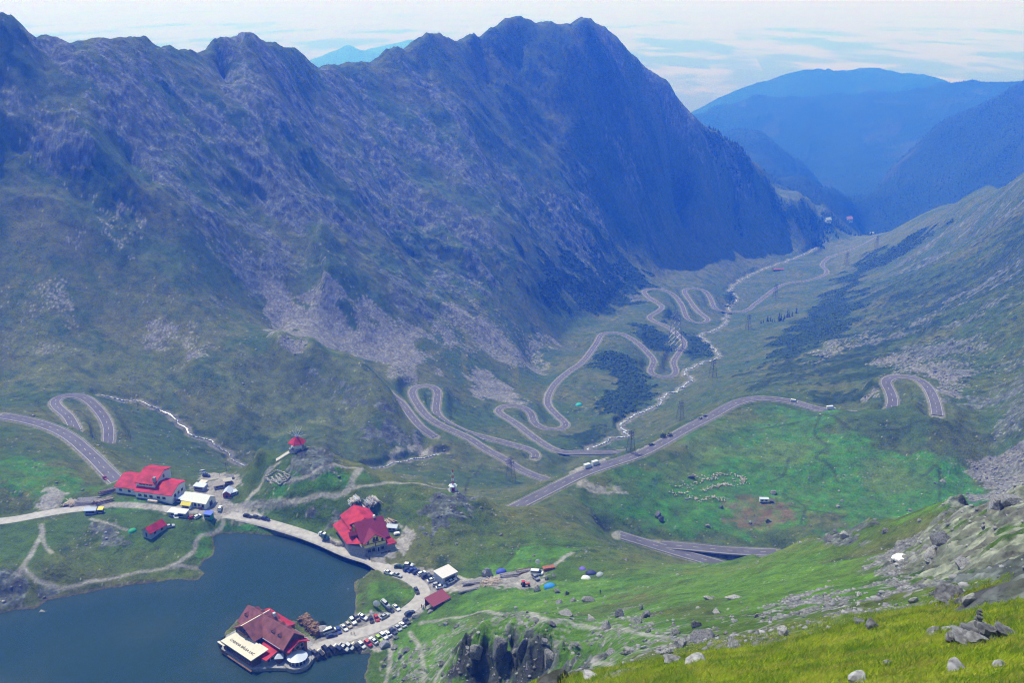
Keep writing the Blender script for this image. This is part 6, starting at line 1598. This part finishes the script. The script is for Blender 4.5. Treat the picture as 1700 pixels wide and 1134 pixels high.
# scattered boulders of the fields
rr = random.Random(21)
def scatter_b(n, box, wr, label, group, mats):
    k = 0
    while k < n:
        u, v = rr.uniform(box[0], box[2]), rr.uniform(box[1], box[3]); p = at(u, v)
        i = min(max(np.searchsorted(RR, math.hypot(p[0], p[1])) - 1, 0), len(RR) - 1); j = min(max(int((math.atan2(p[0], p[1]) - TH[0]) / dth), 0), NTH - 1)
        if LAKED[i, j] < 1 or DIRT[i, j] > .4 or ROADD[i, j] < 3 or RR[i] < 75: continue
        w = wr[0] * (wr[1] / wr[0]) ** (rr.random() ** 2.2)
        boulder(u, v, w, rr.choice(mats), label, w * rr.uniform(.35, .65), group, rr.randrange(10 ** 6), el=rr.uniform(1, 1.7)); k += 1
scatter_b(70, (760, 1018, 1240, 1095), (.9, 3.6), 'grey boulder lying in the stony field between the crag and the near grass', 'boulders of the stony field', [M_ROCK, M_ROCKP, M_ROCK, M_ROCKD])
scatter_b(40, (1200, 985, 1560, 1050), (.6, 2.2), 'pale stone scattered on the green slope above the near grass', 'stones of the green slope', [M_ROCK, M_ROCKP])
scatter_b(36, (625, 1060, 745, 1132), (1.0, 3.6), 'grey boulder in the bright grass between the spit and the crag', 'boulders by the lake shore', [M_ROCK, M_ROCKD, M_ROCKP])
scatter_b(34, (960, 800, 1640, 895), (1.4, 4.5), 'grey boulder scattered on the bright meadow around the flock', 'boulders of the meadow', [M_ROCK, M_ROCKP, M_ROCKD])
scatter_b(26, (700, 850, 1060, 935), (1.2, 3.6), 'bluish grey boulder on the dark hillside below the ridge', 'boulders of the shaded hillside', [M_ROCK, M_ROCKD])
# ground level stones too many to count
def merged(name, protos, pos, scl, rot, m, kind='stuff', tint=None, zs=None):
    V, Fl, Cc = [], [], []; off = 0
    which = rng.integers(0, len(protos), len(pos))
    for k, (pv, pf_) in enumerate(protos):
        idx = np.nonzero(which == k)[0]
        if len(idx) == 0: continue
        pv = np.asarray(pv); pf_ = np.asarray(pf_)
        c, s = np.cos(rot[idx])[:, None], np.sin(rot[idx])[:, None]
        x = pv[None, :, 0] * c - pv[None, :, 1] * s; y = pv[None, :, 0] * s + pv[None, :, 1] * c; z = np.broadcast_to(pv[None, :, 2], x.shape)
        sc_ = scl[idx][:, None]; sz = (zs[idx][:, None] if zs is not None else sc_)
        P = np.stack([x * sc_ + pos[idx, 0:1], y * sc_ + pos[idx, 1:2], z * sz + pos[idx, 2:3]], -1)
        V.append(P.reshape(-1, 3)); n = len(pv)
        Fl.append((pf_[None] + (off + np.arange(len(idx)) * n)[:, None, None]).reshape(-1, pf_.shape[1])); off += n * len(idx)
        if tint is not None: Cc.append(np.repeat(tint[idx], n, 0))
    V = np.concatenate(V).astype(np.float32); Fl = np.concatenate(Fl).astype(np.int32); k = Fl.shape[1]
    me = bpy.data.meshes.new(name); me.vertices.add(len(V)); me.vertices.foreach_set('co', V.ravel()); me.loops.add(Fl.size); me.loops.foreach_set('vertex_index', Fl.ravel())
    me.polygons.add(len(Fl)); me.polygons.foreach_set('loop_start', (np.arange(len(Fl)) * k).astype(np.int32)); me.update()
    if tint is not None:
        a = me.attributes.new('tint', 'FLOAT_COLOR', 'POINT'); c4 = np.concatenate([np.concatenate(Cc), np.ones((len(V), 1))], 1).astype(np.float32); a.data.foreach_set('color', c4.ravel())
    me.materials.append(m); o = bpy.data.objects.new(name, me); col.objects.link(o); o['kind'] = kind
    return o
CELL = (np.gradient(RR)[:, None] * RR[:, None] * dth) * np.ones(NTH)[None]
VIEW = np.abs(TH)[None] < .64
def pick(weight, n):
    w = (weight * VIEW).ravel(); c = np.cumsum(w); k = np.searchsorted(c, rng.random(n) * c[-1]); k = np.clip(k, 0, w.size - 1)
    i, j = np.unravel_index(k, X.shape); i = np.clip(i, 0, len(RR) - 2); j = np.clip(j, 0, NTH - 2)
    a, b = rng.random(n), rng.random(n)
    r = RR[i] * (1 - a) + RR[i + 1] * a; t = TH[j] + dth * b
    z = (Z[i, j] * (1 - a) + Z[i + 1, j] * a) * (1 - b) + (Z[i, j + 1] * (1 - a) + Z[i + 1, j + 1] * a) * b
    return np.stack([r * np.sin(t), r * np.cos(t), z], 1), i, j
clear = (ROADD > 1.5) & (DIRT < .35) & (LAKED > .3) & (STRD > .5)
stone_field = CELL * clear * (sstep(.35, .7, SCREE + .3 * patch) * 1.0 + .22 * sstep(.5, .7, ROCK) + .012 + .05 * sstep(.2, .6, n2)) * (RG > 72) * (RG < 800) * (.25 + .75 * sstep(520, 180, RG))
pos, ii, jj = pick(stone_field, 19000)
sz = .13 * (6.0 ** (rng.random(len(pos)) ** 2.6)) * (1 + .8 * sstep(200, 600, np.hypot(pos[:, 0], pos[:, 1]))); pos[:, 2] += sz * .12
def tint_mat(name, rough=.95):
    m = bpy.data.materials.new(name); m.use_nodes = True; nt = m.node_tree; b = nt.nodes['Principled BSDF']; a = nt.nodes.new('ShaderNodeAttribute'); a.attribute_name = 'tint'
    g = nt.nodes.new('ShaderNodeNewGeometry'); nz = nt.nodes.new('ShaderNodeTexNoise'); nz.inputs['Scale'].default_value = 2.5; nz.inputs['Detail'].default_value = 4; nt.links.new(g.outputs['Position'], nz.inputs['Vector'])
    mr = nt.nodes.new('ShaderNodeMapRange'); mr.inputs['To Min'].default_value = .5; mr.inputs['To Max'].default_value = 1.5; nt.links.new(nz.outputs['Fac'], mr.inputs['Value'])
    mu = nt.nodes.new('ShaderNodeMix'); mu.data_type = 'RGBA'; mu.blend_type = 'MULTIPLY'; mu.inputs[0].default_value = 1; nt.links.new(a.outputs['Color'], mu.inputs[6]); nt.links.new(mr.outputs[0], mu.inputs[7])
    nt.links.new(mu.outputs[2], b.inputs['Base Color']); b.inputs['Roughness'].default_value = rough; b.inputs['Specular IOR Level'].default_value = .2
    return m

g_ = (.12 + .20 * rng.random(len(pos)))[:, None] * np.array([[1, .98, .95]])
merged('loose_stones', [rock_shape(500 + k, 1, .6, 1.25) for k in range(6)], pos, sz, rng.random(len(pos)) * 6.28, tint_mat('loose_stone'), tint=g_)

# ---------------------------------------------------------------- sheep
def sheep_mesh():
    m = MB(); v, f = ICO[2]
    m.add(v * np.array([.55, .30, .30]) * (1 + .05 * np.sin(v[:, :1] * 20)) + np.array([0, 0, .62]), f)
    m.add(ICO[1][0] * np.array([.17, .10, .12]) + np.array([.68, 0, .72]), ICO[1][1])
    m.tube((.42, 0, .68), (.62, 0, .74), .15, .09, 6)
    for s in (-1, 1):
        m.tube((.62, s * .08, .78), (.60, s * .2, .76), .04, .02, 4)
        m.tube((.36, s * .15, .5), (.38, s * .15, .25), .07, .045, 5).tube((.38, s * .15, .25), (.37, s * .15, 0), .045, .035, 5)
        m.tube((-.36, s * .15, .55), (-.30, s * .15, .38), .1, .06, 5).tube((-.30, s * .15, .38), (-.39, s * .15, .24), .06, .04, 5).tube((-.39, s * .15, .24), (-.38, s * .15, 0), .04, .035, 5)
    m.tube((-.5, 0, .66), (-.62, 0, .45), .06, .03, 5)
    return m
SLAB = 'small cream coloured sheep grazing in the flock on the bright green meadow'
sh0 = sheep_mesh().build('sheep', mat('fleece', (.52, .45, .37), .95, var=.1, scale=6), None, True); tag(sh0, SLAB, 'sheep', 'sheep of the flock on the meadow')
paths = [[(1152, 791), (1185, 792), (1188, 788), (1210, 788), (1225, 791), (1238, 797)], [(1150, 808), (1165, 798), (1185, 795), (1198, 798)], [(1168, 817), (1185, 809), (1200, 805), (1218, 808)], [(1218, 800), (1240, 798), (1230, 808)],
         [(1145, 826), (1155, 830), (1166, 833)], [(1116, 822), (1130, 818), (1142, 823)], [(1170, 830), (1185, 825), (1204, 832)], [(1120, 808), (1150, 812)]]
wts = [60, 40, 75, 30, 25, 20, 35, 12]; first = True
for pth, n in zip(paths, wts):
    for _ in range(n):
        t = rr.random() * (len(pth) - 1); i = int(t); f = t - i; sp_ = 3.2 if n > 30 else 4.5
        u = pth[i][0] + (pth[i + 1][0] - pth[i][0]) * f + rr.gauss(0, sp_); v = pth[i][1] + (pth[i + 1][1] - pth[i][1]) * f + rr.gauss(0, sp_ * .38)
        o = sh0 if first else sh0.copy()
        if not first: col.objects.link(o)
        first = False
        o.location = on(u, v, .02); o.rotation_euler = (0, 0, rr.uniform(0, 6.28)); k = rr.uniform(.8, 1.05); o.scale = (k, k, k)

# ---------------------------------------------------------------- trees and shrubs
M_NEED = mat('needles', (.012, .030, .012), .9, scale=2, rgb2=(.03, .06, .02)); M_BARK = mat('bark', (.08, .055, .04), .95)
def spruce(u, v, h, label, group, seed):
    p = on(u, v, .3); o = thing('spruce_tree', label, 'tree', p, seed, group); r = random.Random(seed)
    MB().tube((0, 0, 0), (0, 0, h * .95), h * .022, .03, 6).build('trunk', M_BARK, o)
    m = MB(); n = 10
    for i in range(n):
        z = h * (.1 + .86 * i / n); rad = h * .24 * (1 - i / n) + .15
        for k in range(7):
            a = r.uniform(0, 6.28); q = rad * r.uniform(.6, 1.1); w = q * .35; c, s = math.cos(a), math.sin(a); dz = h * .06
            m.add([(0, 0, z + dz), (q * .6 * c - w * s, q * .6 * s + w * c, z - dz * .3), (q * c, q * s, z - dz), (q * .6 * c + w * s, q * .6 * s - w * c, z - dz * .3)], [(0, 1, 2, 3)])
    m.build('crown', M_NEED, o)
for i, (u, v, h) in enumerate([(1263, 537, 7), (1267, 536, 6), (1274, 534, 12), (1279, 533, 9), (1282, 535, 6), (1293, 533, 15), (1296, 532, 12), (1302, 530, 9), (1307, 527, 15), (1310, 527, 10), (1315, 525, 9), (1322, 520, 12), (1300, 533, 6), (1286, 535, 6)]):
    spruce(u, v, h, 'dark spruce in the short row of trees on the pale slope across the stream', 'spruces on the slope across the stream', 30 + i)
def bush(u, v, r, label):
    p = on(u, v); o = thing('bush', label, 'shrub', p); q = np.random.default_rng(int(u)); m = MB()
    for i in range(260):
        d = q.normal(size=3); d /= np.linalg.norm(d); c = d * r * q.uniform(.5, 1) * np.array([1, 1, .75]) + np.array([0, 0, r * .55]); a = q.normal(size=3) * r * .16; b = q.normal(size=3) * r * .16
        m.add([c, c + a, c + b], [(0, 1, 2)])
    m.build('foliage', M_NEED, o); MB().tube((0, 0, -.2), (0, 0, r), .08).build('stem', M_BARK, o)
bush(1101, 727, 2.4, 'dark rounded bush beside the lay-by, left one of two'); bush(1112, 725, 2.0, 'dark rounded bush beside the lay-by, right one of two')
bush(372, 1072, 2.3, 'bright green bush at the lake end of the chalet'); bush(535, 1039, 1.6, 'green shrub behind the brown wood stack')
# dwarf pine mats
w = CELL * (pf > .55) * (PINE_SHADE > .74) * (ROADD > 5) * (RG > 600) * (RG < 2600)
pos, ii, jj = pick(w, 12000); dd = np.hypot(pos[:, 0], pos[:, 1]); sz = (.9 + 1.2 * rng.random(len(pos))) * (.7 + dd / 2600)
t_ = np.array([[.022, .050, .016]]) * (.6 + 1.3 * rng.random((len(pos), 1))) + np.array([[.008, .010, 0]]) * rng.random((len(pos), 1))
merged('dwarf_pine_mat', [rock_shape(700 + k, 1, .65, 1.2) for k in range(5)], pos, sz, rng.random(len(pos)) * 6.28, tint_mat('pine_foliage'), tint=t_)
# conifer woods on the far spur and ranges
def cone_proto(n, k):
    r = np.random.default_rng(k); a = np.arange(n) * 2 * np.pi / n; v = [(math.cos(x) * r.uniform(.75, 1.2), math.sin(x) * r.uniform(.75, 1.2), r.uniform(-.02, .12)) for x in a] + [(r.normal() * .05, r.normal() * .05, 1)]
    return np.array(v), [(i, (i + 1) % n, n) for i in range(n)]
spur = area([(1170,205),(1230,258),(1300,333),(1345,350),(1400,380),(1380,383),(1320,362),(1255,325),(1180,240)], 40)
w = CELL * (spur * 6 * (RG < 2800) + fw * (Z > -1080) * (RG < 6800) * (perlin(X / 240, Yg / 240, 140) > -.35) * np.clip(3500 / RG, .3, 1) ** 2)
pos, ii, jj = pick(w, 46000); dd = np.hypot(pos[:, 0], pos[:, 1]); hh = (8 + 8 * rng.random(len(pos))) * np.where(dd < 2800, .7, .62)
t_ = np.array([[.012, .030, .012]]) * (.6 + 1.0 * rng.random((len(pos), 1)))
merged('conifer_wood', [cone_proto(6, k) for k in range(4)], pos, hh * .24, rng.random(len(pos)) * 6.28, tint_mat('wood_foliage'), tint=t_, zs=hh)

# ---------------------------------------------------------------- grass close to the view point
w = CELL * (RG > 15) * (RG < 130) * (1 + 14 / RG * 2) * (rf < .5) * sstep(130, 60, RG)
pos, ii, jj = pick(w, 290000); dd = np.hypot(pos[:, 0], pos[:, 1])
tuft = perlin(pos[:, 0] / 1.1, pos[:, 1] / 1.1, 150) + .5 * perlin(pos[:, 0] / 3.4, pos[:, 1] / 3.4, 153); n = len(pos)
ht = (.20 + .16 * rng.random(n) + .22 * np.clip(tuft, -.4, 1)); ht = np.clip(ht * (1 + .6 * perlin(pos[:, 0] / 7, pos[:, 1] / 7, 154)), .05, .7); az = rng.random(n) * 6.28; ln_ = .12 + .3 * rng.random(n); wd = .010 + .0004 * dd
base = pos.copy(); base[:, 2] -= .02; lean = np.stack([np.cos(az), np.sin(az)], 1) * (ht * ln_ * 2.2)[:, None] + np.array([[.10, -.06]]) * ht[:, None]
sd2 = np.stack([-np.sin(az * 1.7), np.cos(az * 1.7)], 1) * wd[:, None]
V = np.zeros((n, 5, 3), np.float32); V[:, :, :] = base[:, None]
V[:, 0, :2] += sd2; V[:, 1, :2] -= sd2; V[:, 2, :2] += lean * .38 - sd2 * .8; V[:, 2, 2] += ht * .58; V[:, 3, :2] += lean * .38 + sd2 * .8; V[:, 3, 2] += ht * .58; V[:, 4, :2] += lean; V[:, 4, 2] += ht
o5 = (np.arange(n) * 5)[:, None]; F = np.concatenate([o5 + np.array([[0, 1, 2]]), o5 + np.array([[0, 2, 3]]), o5 + np.array([[3, 2, 4]])]).astype(np.int32)
me = bpy.data.meshes.new('grass'); me.vertices.add(n * 5); me.vertices.foreach_set('co', V.ravel()); me.loops.add(F.size); me.loops.foreach_set('vertex_index', F.ravel()); me.polygons.add(len(F)); me.polygons.foreach_set('loop_start', (np.arange(len(F)) * 3).astype(np.int32)); me.update()
q = np.clip(.45 + .9 * perlin(pos[:, 0] / 4, pos[:, 1] / 4, 151) + .9 * perlin(pos[:, 0] / 1.3, pos[:, 1] / 1.3, 155) + .3 * rng.normal(size=n), 0, 1)[:, None]; q2 = np.clip(.15 + .9 * perlin(pos[:, 0] / 2.2, pos[:, 1] / 2.2, 152) + .35 * rng.normal(size=n), 0, 1)[:, None]
cc = np.array([[.18, .30, .02]]) * (1 - q) + np.array([[.46, .55, .03]]) * q; cc = cc * (1 - q2 * .5) + np.array([[.62, .46, .12]]) * q2 * .5
a = me.attributes.new('tint', 'FLOAT_COLOR', 'POINT'); a.data.foreach_set('color', np.concatenate([np.repeat(cc, 5, 0), np.ones((n * 5, 1))], 1).astype(np.float32).ravel())
gm = tint_mat('grass_blade', .6); nt = gm.node_tree; b = nt.nodes['Principled BSDF']; mxs = nt.nodes.new('ShaderNodeMixShader'); trn = nt.nodes.new('ShaderNodeBsdfTranslucent'); mxs.inputs[0].default_value = .6
nt.links.new(b.inputs['Base Color'].links[0].from_socket, trn.inputs[0]); nt.links.new(b.outputs[0], mxs.inputs[1]); nt.links.new(trn.outputs[0], mxs.inputs[2]); nt.links.new(mxs.outputs[0], nt.nodes['Material Output'].inputs[0])
me.materials.append(gm); go = bpy.data.objects.new('grass', me); col.objects.link(go); go['kind'] = 'stuff'

# snow patch, distant hills on the horizon, green banks
p = on(1497, 930); vs, f = rock_shape(77, 3, .22, 1.0); o = new_mesh('snow_patch', vs * 3.4, f, mat('old_snow', (.80, .74, .72), .8, var=.05), smooth=True); o.location = p; tag(o, 'small leftover patch of pinkish snow at the foot of the rocky hillside', 'snow patch')
def far_hill(u0, u1, vt, Y, base=-1215):
    us = np.linspace(u0, u1, 40); vs = []; n = 40; K = 8
    for j in range(K):
        for i, u in enumerate(us):
            t = (i / (n - 1)) * 2 - 1; h = max(0, 1 - t * t) ** .8
            x, y, z = pt_Y(u, vt, Y); zz = base - 30 + (z - base) * h * math.sin(math.pi * j / (K - 1)) * (1 + .07 * math.sin(i * .45) + .03 * math.sin(i * .9 + j))
            k = 1 + (j / (K - 1) - .5) * .28; vs.append((x * k, y * k, zz))
    fs = [(j * n + i, j * n + i + 1, (j + 1) * n + i + 1, (j + 1) * n + i) for j in range(K - 1) for i in range(n - 1)]
    o = new_mesh('hill', vs, fs, mat('far_woodland', (.03, .05, .025), 1, scale=.0005), smooth=True); o['kind'] = 'structure'
far_hill(490, 680, 76, 17000); far_hill(590, 790, 66, 21000)
